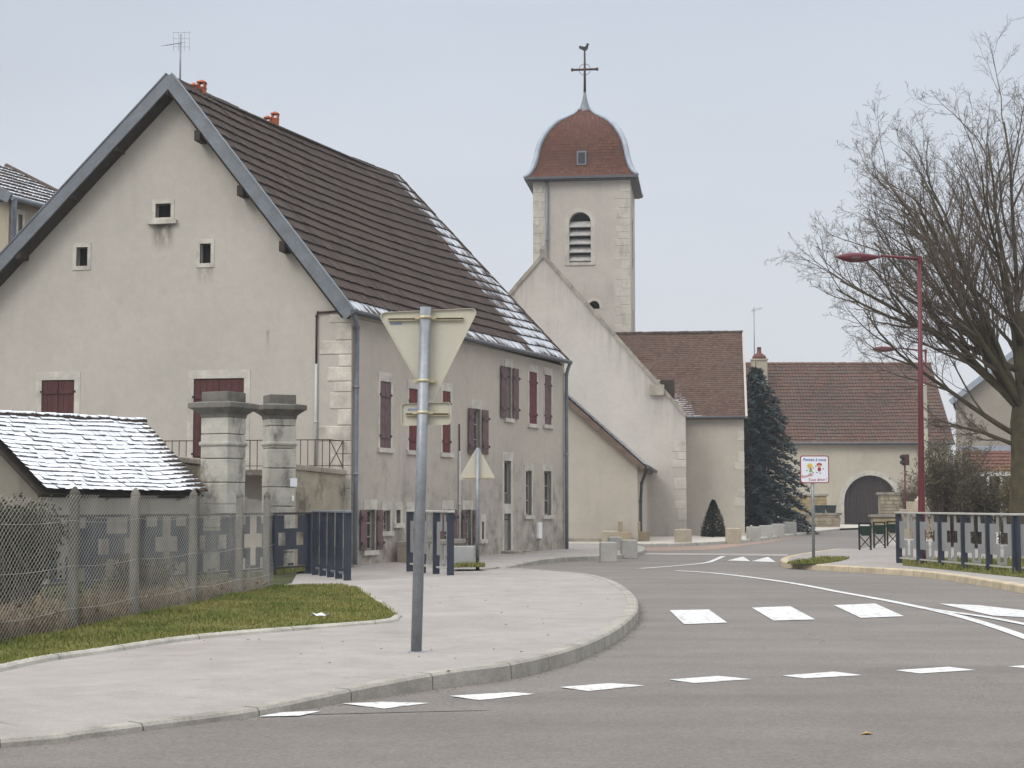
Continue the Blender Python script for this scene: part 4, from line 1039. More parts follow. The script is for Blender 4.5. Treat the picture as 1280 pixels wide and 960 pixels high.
for q2 in (le_, re_): bb.bar(rt, q2-(rt-q2).normalized()*.1, .08, .28, (0, 0, 1))
part('barge_board', bb, m_zincl, ro)
# glazed porch with a red roof
PY = 74.0; PP = Plane((0, PY), (1, 0)); pr_ = PP.rect(1216, 566, 1290, 589); pc = MB()
porch = thing('garden_porch', 'white glazed porch with a small red tiled roof in front of the gabled house', 'porch', (at(1245, 640, PY).x, PY, .1))
rf = MB(); courses(rf, PP.pt(pr_[0], pr_[3]+.15, -2.0), PP.pt(pr_[1]+1, pr_[3]+.15, -2.0), PP.pt(pr_[0], pr_[2], .2), PP.pt(pr_[1]+1, pr_[2], .2), 6, 14, .05, .03, None, seed=33); pro = part('roof', rf, m_tile_red, porch)
f_ = MB(); f_.pbox(PP, pr_[0], pr_[1]+1, pr_[3]+.1, pr_[3]+.4, -2.3, -2.0); part('roof_flashing', f_, m_zincl, porch); f_ = MB(); f_.pbox(PP, pr_[0], pr_[1]+1, pr_[2]-.22, pr_[2]-.03, -.05, .1)
for k in range(7): s_ = pr_[0]+.1+(pr_[1]+.8-pr_[0])*k/6; f_.pbox(PP, s_-.06, s_+.06, 1.0, pr_[2]-.22, -.05, .03)
part('frame', f_, m_white, porch); g_ = MB(); g_.pbox(PP, pr_[0], pr_[1]+1, .9, pr_[2]-.22, -.12, -.08); part('glazing', g_, m_glass, porch); g_ = MB(); g_.pbox(PP, pr_[0], pr_[1]+1, 0, .9, -.2, .0); part('low_wall', g_, m_rhouse, porch)
# white picket fence
FY = 62.0; pf = thing('picket_fence', 'white picket fence half hidden behind the right hand parapet', 'fence', (at(1245, 650, FY).x, FY, .1))
FP = Plane((0, FY), (1, 0)); a0, a1 = FP.hit(1212, 650)[0], FP.hit(1300, 650)[0]; zt_ = FP.hit(1240, 632)[1]; pk = MB(); s_ = a0
while s_ < a1: pk.prism([FP.pt(s_, .1), FP.pt(s_+.09, .1), FP.pt(s_+.09, zt_-.08), FP.pt(s_+.045, zt_), FP.pt(s_, zt_-.08)], FP.n*.025); s_ += .17
pk.pbox(FP, a0, a1, .35, .42, -.03, 0); pk.pbox(FP, a0, a1, zt_-.35, zt_-.28, -.03, 0); part('pickets', pk, m_white, pf)
# left back house: long side runs like the farmhouse
QC = at(6, 480, 50.0); QC.z = 0; QF = Plane(QC, U); QN = Wd
bh = thing('tall_house', 'tall old house with a snow striped roof behind the farmhouse at the far left', 'house', (QC.x, QC.y, 0))
qe0 = QF.hit(6, 249)[1]; qL = QF.hit(72, 262)[0]+3; qg = Plane(QC, QN); wv_ = MB(); win = QF.rect(22.5, 268, 28, 292)
wall(wv_, QF, 0, qL, -.1, qe0-.05, [win], .2); wall(wv_, qg, 0, 8, -.1, qe0-.05); part('wall', wv_, m_back, bh)
window_fill(bh, QF, *win, -.15, 0); sm_ = MB(); surround(sm_, QF, *win, .1, .15); part('window_surround', sm_, m_trim, bh)
E0q, E1q = QF.pt(-.3, qe0, .3), QF.pt(qL, qe0, .3); Rq = Plane(QC+QN*4.2, U); rq0 = Rq.hit3(5, 208); rq1 = Rq.hit3(8, 209); tt = Plane(QC+QN*4.2, U).hit(7, 209)
A0q = Rq.pt(-.3, tt[1]); A1q = Rq.pt(tt[0], tt[1])
if A1q.y <= A0q.y+.3: A1q = A0q+U*.6
rf = MB(); courses(rf, A0q, A1q, E0q, E1q, 10, 34, .07, .02, lambda a, v: .85, seed=41); courses(rf, A1q, A1q+V((.02, 0, 0)), E1q, QF.pt(qL, qe0, -8.4), 10, 20, .06, .02, None, seed=42); qro = part('roof', rf, m_tile_main, bh)
sf = MB(); slab(sf, A0q, A1q, E0q, E1q, .12, drop=.04); part('soffit', sf, m_timber, qro); hp = MB(); hp.tube([A1q+UP*.05, E1q+UP*.08], .1, 6); part('ridge_tiles', hp, m_ridge, qro)
gt = MB(); gt.tube([E0q+QF.n*.08, E1q+QF.n*.08], .09, 6); gt.tube([E0q+QF.n*.08+U*.1, QF.pt(.12, qe0-.6, .1), QF.pt(.12, .1, .1)], .1, 6); part('gutter', gt, m_pipe, qro)
vb = MB(); vb.bar(A0q, E0q, .1, .35); part('barge_board', vb, m_zinc, qro)

# ================================================================ shed with the snowy roof
SC0 = at(62, 600, 27.2); SC0.z = .1; S1 = at(246, 600, 31.8); S1.z = .1; SU = (S1-SC0); SL = SU.length; SU.normalize(); SP = Plane(SC0, SU); SWv = V((-SU.y, SU.x, 0))
shed = thing('stone_shed', 'low rendered shed under an old tiled roof thick with snow', 'shed', (SC0.x, SC0.y, .1))
sz0, sz1 = SP.hit(66, 602)[1], SP.hit(248, 606.5)[1]; RW = 1.3
er = Plane(SC0+SWv*RW, SU); rzA = er.hit(176, 526)[1]; rzB = er.hit(20, 519)[1]
sw_ = MB(); wall(sw_, SP, 0, SL, -.1, min(sz0, sz1)-.02, (), .2); PSg = Plane(SC0, SWv, -SU); k2 = (rzB-sz0)/RW
for P0 in (SC0, S1):
    pg = Plane(P0, SWv, -SU if P0 is SC0 else SU); wall(sw_, pg, 0, 2*RW, -.1, rzB, (), .2, [(-k2, 1, sz0-.05), (k2, 1, sz0+2*RW*k2-.05)])
part('wall', sw_, m_shed, shed)
def sp(b_, s_, z_): p = SC0+SU*s_+SWv*b_; return V((p.x, p.y, z_))
sA0, sA1, sE0_, sE1_ = sp(RW, -.35, rzB), sp(RW, SL+.1, rzA), sp(-.18, -.35, sz0-.12), sp(-.18, SL+.12, sz1-.12)
def snow_shed(a, v):
    g = 1.25
    if a > .86-.1*v: g -= (a-.86+.1*v)*5.0
    return g-.03
rf = MB(); courses(rf, sA0, sA1, sE0_, sE1_, 17, 30, .026, 0, snow_shed, sag=.06, jit=.016, seed=51); courses(rf, sA1, sA0, sp(2*RW+.2, SL+.12, sz1-.12), sp(2*RW+.2, -.35, sz0-.12), 15, 30, .03, 0, None, seed=52)
sro = part('roof', rf, m_tile_shed, shed)
sf = MB(); slab(sf, sA0, sA1, sE0_, sE1_, .06, drop=.13); slab(sf, sA0, sA1, sp(2*RW+.2, -.35, sz0-.12), sp(2*RW+.2, SL+.12, sz1-.12), .06, drop=.03); part('soffit', sf, m_wood, sro)
rd = MB(); ridge_line(rd, sA0, sA1, .06, .32); part('ridge_tiles', rd, m_ridge_snow, sro)

# ================================================================ gate pillars and garden walls
def pillar(px0, px1, ysh, Y, rz, label, capx):
    c = at((px0+px1)/2, 600, Y); c.z = .13; sc_ = Y/FPX; zt_ = at(300, ysh, Y).z; wd = (px1-px0)*sc_/(abs(math.cos(rz))+abs(math.sin(rz)))
    p = thing('gate_pillar', label, 'pillar', c, 'stone pillars of the farmhouse gateway')
    b_ = MB(); z = .1; r_ = random.Random(int(px0)); H = zt_
    while z < H-.05:
        h_ = min(r_.uniform(.38, .5), H-z); b_.box((c.x+r_.uniform(-.006, .006), c.y, z+h_/2), (wd, wd, h_-.012), rz); z += h_
    part('shaft', b_, m_pillar, p, bevel=.018)
    b_ = MB(); b_.box((c.x, c.y, H-.62), (wd*1.1, wd*1.1, .09), rz); part('moulding', b_, m_pillar, p, bevel=.03)
    b_ = MB(); n4 = math.sqrt(2)/2
    cw_ = capx*sc_/(abs(math.cos(rz))+abs(math.sin(rz)))
    b_.lathe((c.x, c.y, H), [(wd*1.02*n4, -.1), (wd*1.06*n4, -.02), (cw_*.86*n4, .06), (cw_*n4, .10), (cw_*n4, .20), (wd*.95*n4, .24)], 4, 0, False, rz+math.pi/4)
    b_.box((c.x, c.y, H+.33), (wd*.98, wd*.98, .2), rz); part('cap', b_, m_pillar_cap, p, bevel=.012); return p, c, wd
pA, cA, wA = pillar(252, 305, 517, 32.4, R(-24), 'pale stone gate pillar beside the snowy shed roof', 84)
pB, cB, wB = pillar(326, 371, 519, 34.4, R(24), 'weathered stone gate pillar with a small number plate, nearer the house corner', 73)
pl_ = Plane((cB.x, cB.y), (math.cos(R(24)), math.sin(R(24)))); np_ = MB(); s_, z_ = pl_.hit(366, 603); 
PBf = Plane(cB-V((math.sin(R(24))*-1, math.cos(R(24)), 0))*(wB/2), (math.cos(R(24)), math.sin(R(24)))); s_, z_ = PBf.hit(366, 603)
np_.pbox(PBf, s_-.06, s_+.09, z_-.09, z_+.09, .003, .015); part('number_plate', np_, m_board, pB); np_ = MB(); np_.pbox(PBf, s_-.02, s_+.02, z_-.4, z_-.28, .003, .03); part('bell_push', np_, m_white, pB)
def gwall(name, label, p, q2, z0, z1, th, zt0=None):
    p, q2 = V((p[0], p[1], 0)), V((q2[0], q2[1], 0)); u_ = (q2-p); L = u_.length; u_.normalize(); n_ = V((u_.y, -u_.x, 0)); t = thing(name, label, 'wall', (p.x, p.y, .1))
    b_ = MB(); b_.prism([p+UP*.0, q2+UP*.0, q2+UP*z1, p+UP*z0], -n_*th); part('wall_body', b_, m_wallst, t)
    b_ = MB(); k = max(1, int(L/.7))
    for i in range(k):
        a, bb_ = i/k, (i+1)/k-.01/L; za, zb_ = z0+(z1-z0)*a, z0+(z1-z0)*bb_
        P0, P1 = p.lerp(q2, a)+n_*.05+UP*za, p.lerp(q2, bb_)+n_*.05+UP*zb_
        b_.prism([P0, P1, P1+UP*.12, P0+UP*.12], -n_*(th+.1))
    part('wall_coping', b_, m_cope, t, bevel=.02); return t
zz_ = lambda px, py, Y: at(px, py, Y).z
gwall('garden_wall', 'low stained wall with a stone coping between the shed and the left gate pillar', at(215, 600, 33.2), at(272, 600, 32.9), zz_(220, 577, 33)-.0, zz_(270, 580, 33)-.05, .35)
gwall('garden_wall', 'dark streaked render wall with stone coping between right gate pillar and house corner', at(366, 600, 34.6), at(432, 600, 36.2), zz_(372, 587, 34.6), zz_(430, 594, 36.2), .3)
# small steps wall at the house foot
gwall('plinth_wall', 'knee high mossy stone wall at the foot of the farmhouse front', PF.pt(2.0, 0, .5), PF.pt(5.2, 0, .5), .5, .5, .3)

# ================================================================ parapet railings
def parapet(P0, P1, n, H, label, mpanel, mrail, zb=.13, group='metal parapets along the stream', alt=False):
    P0, P1 = V((P0[0], P0[1], zb)), V((P1[0], P1[1], zb)); u_ = P1-P0; L = u_.length; u_.normalize(); n_ = V((u_.y, -u_.x, 0))
    if n_.y > 0: n_ = -n_
    t = thing('parapet', label, 'railing', P0, group); pl = Plane(P0, u_, n_)
    for i in range(n+1):
        s_ = L*i/n; b_ = MB(); b_.pbox(pl, s_-.03, s_+.03, zb-.05, zb+H-.04, -.065, .065); part('post', b_, m_blue, t)
    b_ = MB(); b_.pbox(pl, -.1, L+.1, zb+H-.045, zb+H, -.06, .06); part('top_rail', b_, mrail, t, bevel=.012)
    b_ = MB(); b_.pbox(pl, .05, L-.05, zb+.10, zb+.135, -.015, .015); part('bottom_rail', b_, mrail, t)
    z0, z1 = zb+.15, zb+H-.06
    for i in range(n):
        a, b2 = L*i/n+.06, L*(i+1)/n-.06; w_ = b2-a; b_ = MB()
        half = [(.0, .28, .66, 1), (.0, .12, .40, .66), (.34, .5, .40, .66), (.28, .5, .66, .74), (.28, .5, .32, .40), (.0, .28, .0, .40)] if alt and i % 2 else [(.29, .40, .84, 1), (.0, .40, .66, .84), (.0, .24, .40, .66), (.0, .42, .2, .40), (.30, .42, 0, .2)]
        for u0, u1, v0, v1 in half:
            for x0, x1 in ((u0, u1), (1-u1, 1-u0)): b_.pbox(pl, a+w_*x0, a+w_*x1, z0+(z1-z0)*v0, z0+(z1-z0)*v1, -.006, .006)
        b_.pbox(pl, a+w_*.42, a+w_*.58, z0, z0+.05, -.006, .006)
        part('panel', b_, mpanel, t)
    return t
rp0, rp1 = G(1124, 703.5, .13), G(1270, 717, .13)
parapet(rp0, rp1, 5, 1.20, 'parapet with grey cut-out panels and dark blue posts along the right pavement', m_greyp, m_rail)
parapet(rp1+V((.03, -.06, 0)), rp1+(rp1-rp0).normalized()*.2+V((3.4, .9, 0)), 4, 1.2, 'return of the right hand parapet running off the right edge', m_greyp, m_rail)
parapet(G(512, 711.5, .13), G(563, 718.5, .13), 3, 1.26, 'short parapet just behind the give way sign post', m_greyp, m_rail)
parapet(G(394, 717.5, .13), G(434, 725.3, .13), 4, 1.27, 'short dark blue parapet beside the house corner at the driveway', m_blue, m_pipe)
q0, q1 = at(40, 660, 25.0), at(386, 660, 33.2); parapet((q0.x, q0.y), (q1.x, q1.y), 6, 1.22, 'long blue parapet with cut-out panels behind the wire mesh fence', m_blue, m_iron, alt=True)

# ================================================================ chain link fence
fp0, fp1 = G(92, 786, .13), G(336, 735, .13); fd = (fp1-fp0); fd.z = 0; FLn = fd.length; fd.normalize(); fs = fp0-fd*2.6
cf = thing('chain_link_fence', 'rusty grey chain link fence on concrete posts along the lawn', 'fence', V((fs.x, fs.y, .13)))
Ltot = (fp1-fs).length; cpl_ = Plane(fs, fd)
posts_s = [(-.0, 1.62)]+[(cpl_.hit(x, y)[0], 1.60) for x, y in ((92, 700), (168, 700), (241, 700), (299, 700), (333, 700))]
for i, (s_, h_) in enumerate(posts_s):
    b_ = MB(); p = cpl_.pt(s_, 0); n4 = math.sqrt(2)/2; w_ = .098; ang = math.atan2(fd.y, fd.x)
    ln = V((rng.uniform(-.02, .02), rng.uniform(-.02, .02), 0))
    b_.lathe((p.x, p.y, 0), [(w_*n4, .05), (w_*n4*.97, .13+h_-.07), (.02, .13+h_)], 4, 0, False, ang+math.pi/4); part('post', b_, m_conc, cf, bevel=.006)
wm = MB(); pitch = .046; nw = int(Ltot/pitch); rr = .0032
def topz(s_):
    ps_ = [q[0] for q in posts_s]
    for a, b in zip(ps_, ps_[1:]):
        if a <= s_ <= b: t = (s_-a)/(b-a); return .13+1.53-.05*math.sin(math.pi*t)+.015*math.sin(s_*9)
    return .13+1.5
zrow = .033
for k in range(nw):
    s0_ = k*pitch; T = topz(s0_); z = .15; j = 0; pts = []
    while z < T:
        wob = .03*mnoise.noise(V((s0_*1.2, z*1.5, 0)))
        pts.append(cpl_.pt(s0_+(pitch*1.03 if (j+k) % 2 else -pitch*.03)+.012*mnoise.noise(V((s0_*3, z*3, 5))), z+.004*mnoise.noise(V((s0_*9, z*5, 2))), .075+wob+(.005 if (j+k) % 2 else -.005))); z += zrow; j += 1
    for i in range(len(pts)-1): wm.tube(pts[i:i+2], (.0032 if (i+k) % 2 == 0 else .0013), 3, 0, False, False)  # one diagonal thinner, shaped to imitate side light catching only the other
part('wire_mesh', wm, m_wire, cf)
tw_ = MB()
for zz0 in (.25, .72, 1.22):
    tw_.tube([cpl_.pt(Ltot*i/30, .13+zz0-.03*math.sin(math.pi*((i/30*5) % 1)), .08) for i in range(31)], .004, 4)
part('tension_wire', tw_, m_wire, cf)

# ================================================================ vegetation helpers
def leafcloud(mb, c, rad, n, size, r_, shape=None, m=0, droop=0):
    for _ in range(n):
        while True:
            d = V((r_.uniform(-1, 1), r_.uniform(-1, 1), r_.uniform(-1, 1)))
            if .15 < d.length < 1: break
        d = d*(.35+.65*r_.random()**.4) if d.length < .6 else d
        p = V(c)+V((d.x*rad[0], d.y*rad[1], d.z*rad[2])); p += V((mnoise.noise(p*2), mnoise.noise(p*2+V((9, 0, 0))), mnoise.noise(p*2+V((0, 9, 0)))))*.35*min(rad)
        a = V((r_.gauss(0, 1), r_.gauss(0, 1), r_.gauss(0, .6)-droop)).normalized()*size*r_.uniform(.5, 1.3); b = a.orthogonal().normalized()*size*.35
        b = Matrix.Rotation(r_.uniform(0, 6.28), 3, a.normalized()) @ b
        mb.face([p-a*.5, p+b, p+a*.5, p-b], m)
def grow(mbs, p, d, ln, rad, lvl, r_, cfg, tropism):
    nseg = cfg['seg'][lvl]; pts = [V(p)]; rs = [rad]; dd = V(d)
    for i in range(nseg):
        dd = (dd+V((r_.gauss(0, 1), r_.gauss(0, 1), r_.gauss(0, 1)))*cfg['wob'][lvl]+UP*tropism[lvl]).normalized()
        pts.append(pts[-1]+dd*ln/nseg); rs.append(rad*(1-(i+1)/nseg*(1-cfg['tip'][lvl])))
    mbs[0 if lvl < cfg['trunk_lvl'] else 1].tube(pts, rs, cfg['sides'][lvl], 0, lvl < 2)
    if lvl+1 >= len(cfg['seg']): return
    nc = cfg['kids'][lvl]
    for k in range(nc):
        t = cfg['from'][lvl]+(1-cfg['from'][lvl])*(k+r_.random()*.8)/nc; f = t*nseg; i = min(int(f), nseg-1); q_ = pts[i].lerp(pts[i+1], f-i); dl = (pts[i+1]-pts[i]).normalized()
        ax = dl.orthogonal().normalized(); ax = Matrix.Rotation(r_.uniform(0, 6.28), 3, dl) @ ax
        nd = (dl*math.cos(cfg['ang'][lvl])+ax*math.sin(cfg['ang'][lvl]*r_.uniform(.6, 1.3))).normalized()
        rk_ = rs[i]+(rs[i+1]-rs[i])*(f-i)
        grow(mbs, q_, nd, ln*cfg['len'][lvl]*r_.uniform(.6, 1.15)*(1.15-.5*t), max(.0045, min(rk_*.75, rad*cfg['rad'][lvl])), lvl+1, r_, cfg, tropism)

# bare tree on the right
TY = 43.0; TS = 43/36; tp = at(1284, 700, TY); tp.z = .1
tree = thing('bare_tree', 'large leafless tree with a mossy trunk behind the right hand parapet', 'tree', tp)
r_ = random.Random(12); trunk, crown = MB(), MB()
trunk.tube([tp, tp+V((.02, 0, .5)), tp+V((-.02, .03, 1.4)), tp+V((.03, 0, 2.6)), tp+V((.0, .05, 3.6)), tp+V((.05, 0, 4.9)), tp+V((0, .05, 6.6))], [.52, .43, .40, .38, .34, .22, .12], 12)
cfg = dict(seg=[7, 6, 5, 4, 3], wob=[.07, .10, .13, .18, .22], tip=[.22, .25, .3, .45, .6], sides=[7, 5, 4, 3, 3], kids=[8, 6, 5, 5], ang=[.5, .58, .7, .85], rad=[.42, .42, .5, .6], len=[.52, .52, .5, .5], trunk_lvl=1)
cfg['from'] = [.18, .2, .2, .2]
trop = [.06, .07, .06, .05, .03]
for i in range(15):
    az = i*2.399+.4; up = .36+.78*((i*7) % 15)/15; hgt = 2.9+3.4*(i/15); el = up
    if math.cos(az) < -.2: el *= .85
    d = V((math.cos(az)*math.cos(el), math.sin(az)*math.cos(el), math.sin(el)))
    grow((trunk, crown), tp+UP*hgt, d, TS*r_.uniform(4.6, 5.6)*(1.2 if el > .75 and d.x > -.25 else .98 if el > .6 else .92), r_.uniform(.06, .10), 0, r_, cfg, trop)
for px, py, l_ in ((1180, 535, 2.2), (1120, 330, 5.6), (1060, 250, 5.6), (1075, 205, 6.0), (1092, 235, 5.6), (1135, 150, 6.2), (1215, 85, 7.0), (1110, 165, 6.0), (1150, 130, 6.3), (1190, 105, 6.9), (1245, 70, 7.4)):
    st = tp+UP*(2.9 if py > 500 else 3.8); tg = at(px, py, TY+r_.uniform(-1, 1)); d = (tg-st).normalized()
    grow((trunk, crown), st, d, TS*l_*.92, .10 if py < 500 else .07, 0, r_, cfg, [.0, .05, .05, .04, .03])
part('trunk', trunk, m_bark, tree); part('branches', crown, m_twig, tree)

# conifers
fx = at(947, 660, 79); fx.z = .1; fir = thing('fir_tree', 'tall dark blue green fir tree at the right corner of the church', 'tree', fx)
b_ = MB(); b_.tube([fx, fx+UP*4, fx+UP*8.4], [.2, .13, .02], 8); part('trunk', b_, m_bark, fir)
b_ = MB(); r_ = random.Random(4); H = 8.15
for i in range(230):
    t = i/230; z = .35+t*(H-.45); L = 2.9*(1-t)**.70*r_.uniform(.75, 1.12)+.12; az = i*2.4+r_.uniform(-.3, .3); o = fx+UP*z; hd_ = V((math.cos(az), math.sin(az), 0)); sd_ = V((-hd_.y, hd_.x, 0))
    nseg = max(3, int(L/.16))
    for k in range(nseg):
        f = (k+.5)/nseg; c_ = o+hd_*L*f+UP*(.18*L*f-.42*L*f*f+.1*f)
        wq = .42*(1-f*.6)*min(1, L)
        for s_ in range(11):
            a = (hd_*r_.uniform(.2, 1)+sd_*r_.uniform(-1, 1)+UP*r_.uniform(-.55, .25)).normalized()*r_.uniform(.14, .32); p = c_+sd_*r_.uniform(-wq, wq)*.6+UP*r_.uniform(-.1, .06); w_ = a.cross(UP).normalized()*.06
            b_.face([p-w_, p+a*.5-w_*1.6-UP*.02, p+a, p+a*.5+w_*1.6-UP*.02])
part('foliage', b_, m_fir, fir)
yx = at(892, 667, 67.0); yx.z = .1; yew = thing('conical_shrub', 'small clipped dark conical evergreen against the church wing', 'shrub', yx)
b_ = MB(); b_.tube([yx, yx+UP*1.2], [.06, .02], 6); part('stem', b_, m_bark, yew)
b_ = MB(); r_ = random.Random(9)
for i in range(5200):
    t = r_.random()**1.5; z = .03+1.5*t; rad = .60*((1-t)**.75)*(1 if t > .08 else .9)*(.65+.35*r_.random()**.5)+.02; az = r_.uniform(0, 6.28); rad *= 1+.1*mnoise.noise(V((math.cos(az)*2, math.sin(az)*2, z*3)))
    p = yx+V((rad*math.cos(az), rad*math.sin(az), z)); a = V((math.cos(az)*.6, math.sin(az)*.6, r_.uniform(.3, 1.2))).normalized()*r_.uniform(.04, .09); w_ = V((-math.sin(az), math.cos(az), 0))*.022
    b_.face([p-w_, p+w_, p+a])
part('foliage', b_, m_yew, yew)
def twig_shrub(name, label, px, py, Y, rad, h, n, mleaf, nleaf, size, seed, group=None, mstem=m_twig, spread=.55):
    c = at(px, py, Y); c.z = .12; t = thing(name, label, 'shrub', c, group); r_ = random.Random(seed); b_, l_ = MB(), MB()
    for i in range(n):
        az = r_.uniform(0, 6.28); o = c+V((math.cos(az), math.sin(az), 0))*rad*.45*r_.random(); tip = c+V((math.cos(az)*rad*r_.uniform(.2, 1), math.sin(az)*rad*r_.uniform(.2, 1), h*r_.uniform(.55, 1.05)))
        md = o.lerp(tip, .5)+V((r_.gauss(0, .1), r_.gauss(0, .1), .12*h)); b_.tube([o, md, tip], [.016, .011, .004], 3, 0, False)
        for k in range(7):
            q_ = md.lerp(tip, r_.random()) if r_.random() < .7 else o.lerp(md, r_.random()); e2 = q_+V((r_.gauss(0, .22), r_.gauss(0, .22), r_.uniform(.08, .42)))*(h/2.2); b_.tube([q_, e2], [.007, .003], 3, 0, False)
            for _ in range(nleaf):
                p = q_.lerp(e2, r_.random())+V((r_.gauss(0, .04), r_.gauss(0, .04), r_.gauss(0, .04))); a = V((r_.gauss(0, 1), r_.gauss(0, 1), r_.gauss(0, 1))).normalized()*size*r_.uniform(.5, 1.2); w_ = a.orthogonal()*.35
                l_.face([p, p+a*.5+w_, p+a, p+a*.5-w_])
    part('stems', b_, mstem, t); part('leaves', l_, mleaf, t); return t
twig_shrub('garden_shrub', 'large twiggy brown shrub right of the red lamp post', 1190, 650, 52, 1.35, 3.2, 230, m_shrubl, 6, .075, 1)
twig_shrub('garden_shrub', 'sparse brown leaved shrub left of the stone column', 1143, 640, 74, .8, 2.6, 60, m_shrubl, 3, .09, 2)
twig_shrub('garden_shrub', 'yellow green leafy shrub in front of the glazed porch', 1258, 650, 55, .75, 2.5, 70, m_yellow, 4, .08, 3)
twig_shrub('garden_shrub', 'dull green shrub between the brown shrub and the yellow green one', 1228, 650, 50, .8, 2.2, 110, m_hedge, 7, .08, 4)
twig_shrub('hedge_bush', 'dark brown green bush at the far left behind the wire fence', 6, 700, 19.8, .8, 1.30, 200, m_hedged, 12, .05, 5)
twig_shrub('hedge_bush', 'low dark bush further back behind the wire fence by the blue parapet', 175, 700, 24.2, .6, .6, 60, m_hedge, 4, .05, 6)
# dry weeds along the wire fence
wdp = [cpl_.pt(-1.5, 0, -.05), cpl_.pt(Ltot, 0, -.05), cpl_.pt(Ltot, 0, -.5), cpl_.pt(4.5, 0, -1.1), cpl_.pt(-1.5, 0, -1.2)]
mb = MB(); r_ = random.Random(8)
for i in range(9000):
    s_ = r_.random()**1.3*(Ltot+1.5)-1.5; o_ = -r_.uniform(.0, 1.0)*(1-.5*max(0, s_)/Ltot)+.04; p = cpl_.pt(s_, .12, o_); h = r_.uniform(.10, .54)*(1.0-.65*max(0, s_)/Ltot)*(.75+.6*mnoise.noise(V((s_*1.1, 0, 3)))); a = r_.uniform(0, 6.28); l = r_.uniform(.1, .6)*h; dx = V((math.cos(a), math.sin(a), 0)); wq = V((-dx.y, dx.x, 0))*.007
    md = p+dx*l*.3+UP*h*.6; tp_ = p+dx*l+UP*h*.92; mb.face([p-wq, p+wq, md+wq, md-wq]); mb.face([md-wq, md+wq, tp_])
    if r_.random() < .5:
        for k in range(3): c_ = md.lerp(tp_, r_.random()); e2 = c_+V((r_.gauss(0, .05), r_.gauss(0, .05), r_.gauss(.02, .04))); mb.face([c_, e2+wq*1.5, e2-wq*1.5])
struct('dry_weeds', mb, m_weed, 'stuff')
mb = MB(); r_ = random.Random(18)
for i in range(1500):
    s_ = r_.uniform(.2, Ltot); o_ = -r_.uniform(.3, 2.2); p = cpl_.pt(s_, .12, o_); leafcloud(mb, p+UP*r_.uniform(0, .25), (.12, .12, .1), 2, .06, r_)
struct('ground_cover', mb, m_hedge, 'stuff')

# ================================================================ road signs
def roundpoly(pts, r, n=6):
    o = []
    for i in range(len(pts)):
        p, a, b = V(pts[i]), V(pts[i-1]), V(pts[(i+1) % len(pts)]); u1, u2 = (a-p).normalized(), (b-p).normalized(); ang = u1.angle(u2); l = r/math.tan(ang/2); s0, s1 = p+u1*l, p+u2*l; ctr = p+(u1+u2).normalized()*(r/math.sin(ang/2))
        a0 = math.atan2((s0-ctr).y, (s0-ctr).x); a1 = math.atan2((s1-ctr).y, (s1-ctr).x); da_ = (a1-a0+math.pi) % (2*math.pi)-math.pi
        o += [(ctr.x+r*math.cos(a0+da_*k/n), ctr.y+r*math.sin(a0+da_*k/n)) for k in range(n+1)]
    return o
gb = G(520, 815, .126); GYp = gb.y; sc_ = GYp/FPX*1.003
topp = at(532, 384, GYp)
gsn = thing('give_way_sign', 'back of a large triangular give way sign on a galvanised post in the foreground', 'road sign', gb)
b_ = MB(); b_.tube([gb-UP*.1, topp], .053, 20); b_.lathe((gb.x, gb.y, .122), [(.085, 0), (.06, .012)], 16); part('post', b_, m_galv, gsn)
def pt2(x, y, o): p = at(x, y, GYp); return V((p.x, GYp+o, p.z))
def plate(pts, rad, name, par, off=.058):
    W = [at(x, y, GYp) for x, y in pts]; P2 = roundpoly([V((p.x, p.z)) for p in W], rad); c2 = V((sum(p[0] for p in P2)/len(P2), sum(p[1] for p in P2)/len(P2)))
    b_ = MB(); b_.prism([V((x, GYp+off+.004, z)) for x, z in P2], V((0, .004, 0))); n = len(P2)
    for i in range(n):                       # folded rim
        a, b = P2[i], P2[(i+1) % n]; ia, ib = [V(q_)-(V(q_)-c2).normalized()*.008 for q_ in (a, b)]
        A, B, IA, IB = [V((q_[0], 0, q_[1])) for q_ in (a, b, ia, ib)]; y0, y1 = V((0, GYp+off-.018, 0)), V((0, GYp+off+.006, 0))
        b_.face([A+y0, B+y0, IB+y0, IA+y0]); b_.face([A+y0, A+y1, B+y1, B+y0]); b_.face([IA+y0, IB+y0, IB+y1, IA+y1])
    return part(name, b_, m_signback, par)
tri = plate([(471, 390), (599, 384), (538, 507)], .045, 'triangle_plate', gsn)
rct = plate([(500.5, 504), (563.5, 502), (563.5, 530.5), (500.5, 532)], .035, 'small_plate', gsn)
def rails(par, xs, y, dy):
    b_ = MB(); b2 = MB()
    for x0, x1 in xs:
        p, q_ = pt2(x0, y+dy*(530-x0)/60, .045), pt2(x1, y+dy*(530-x1)/60, .045); b_.bar(p, q_, .025, .032); b2.bar(p+V((0, -.014, 0)), q_+V((0, -.014, 0)), .004, .012)
    part('fixing_rail', b_, m_clamp, par); part('rail_slot', b2, m_slot, par)
rails(tri, [(485, 579)], 398.0, .5); rails(rct, [(507, 560)], 517.3, 0)
b_ = MB(); b_.bar(pt2(520, 477, .045), pt2(545, 476.5, .045), .02, .03); part('fixing_rail', b_, m_clamp, tri)
for y, par in ((397, tri), (477, tri), (517, rct)):
    b_ = MB(); t_ = (815-y)/(815-384); c_ = gb.lerp(topp, t_); b_.lathe(c_-UP*.014, [(.057, 0), (.057, .028)], 20)
    for s_ in (-1, 1): b_.box(c_+V((s_*.075, .03, 0)), (.05, .03, .03))
    part('clamp', b_, m_clamp, par)
b_ = MB()
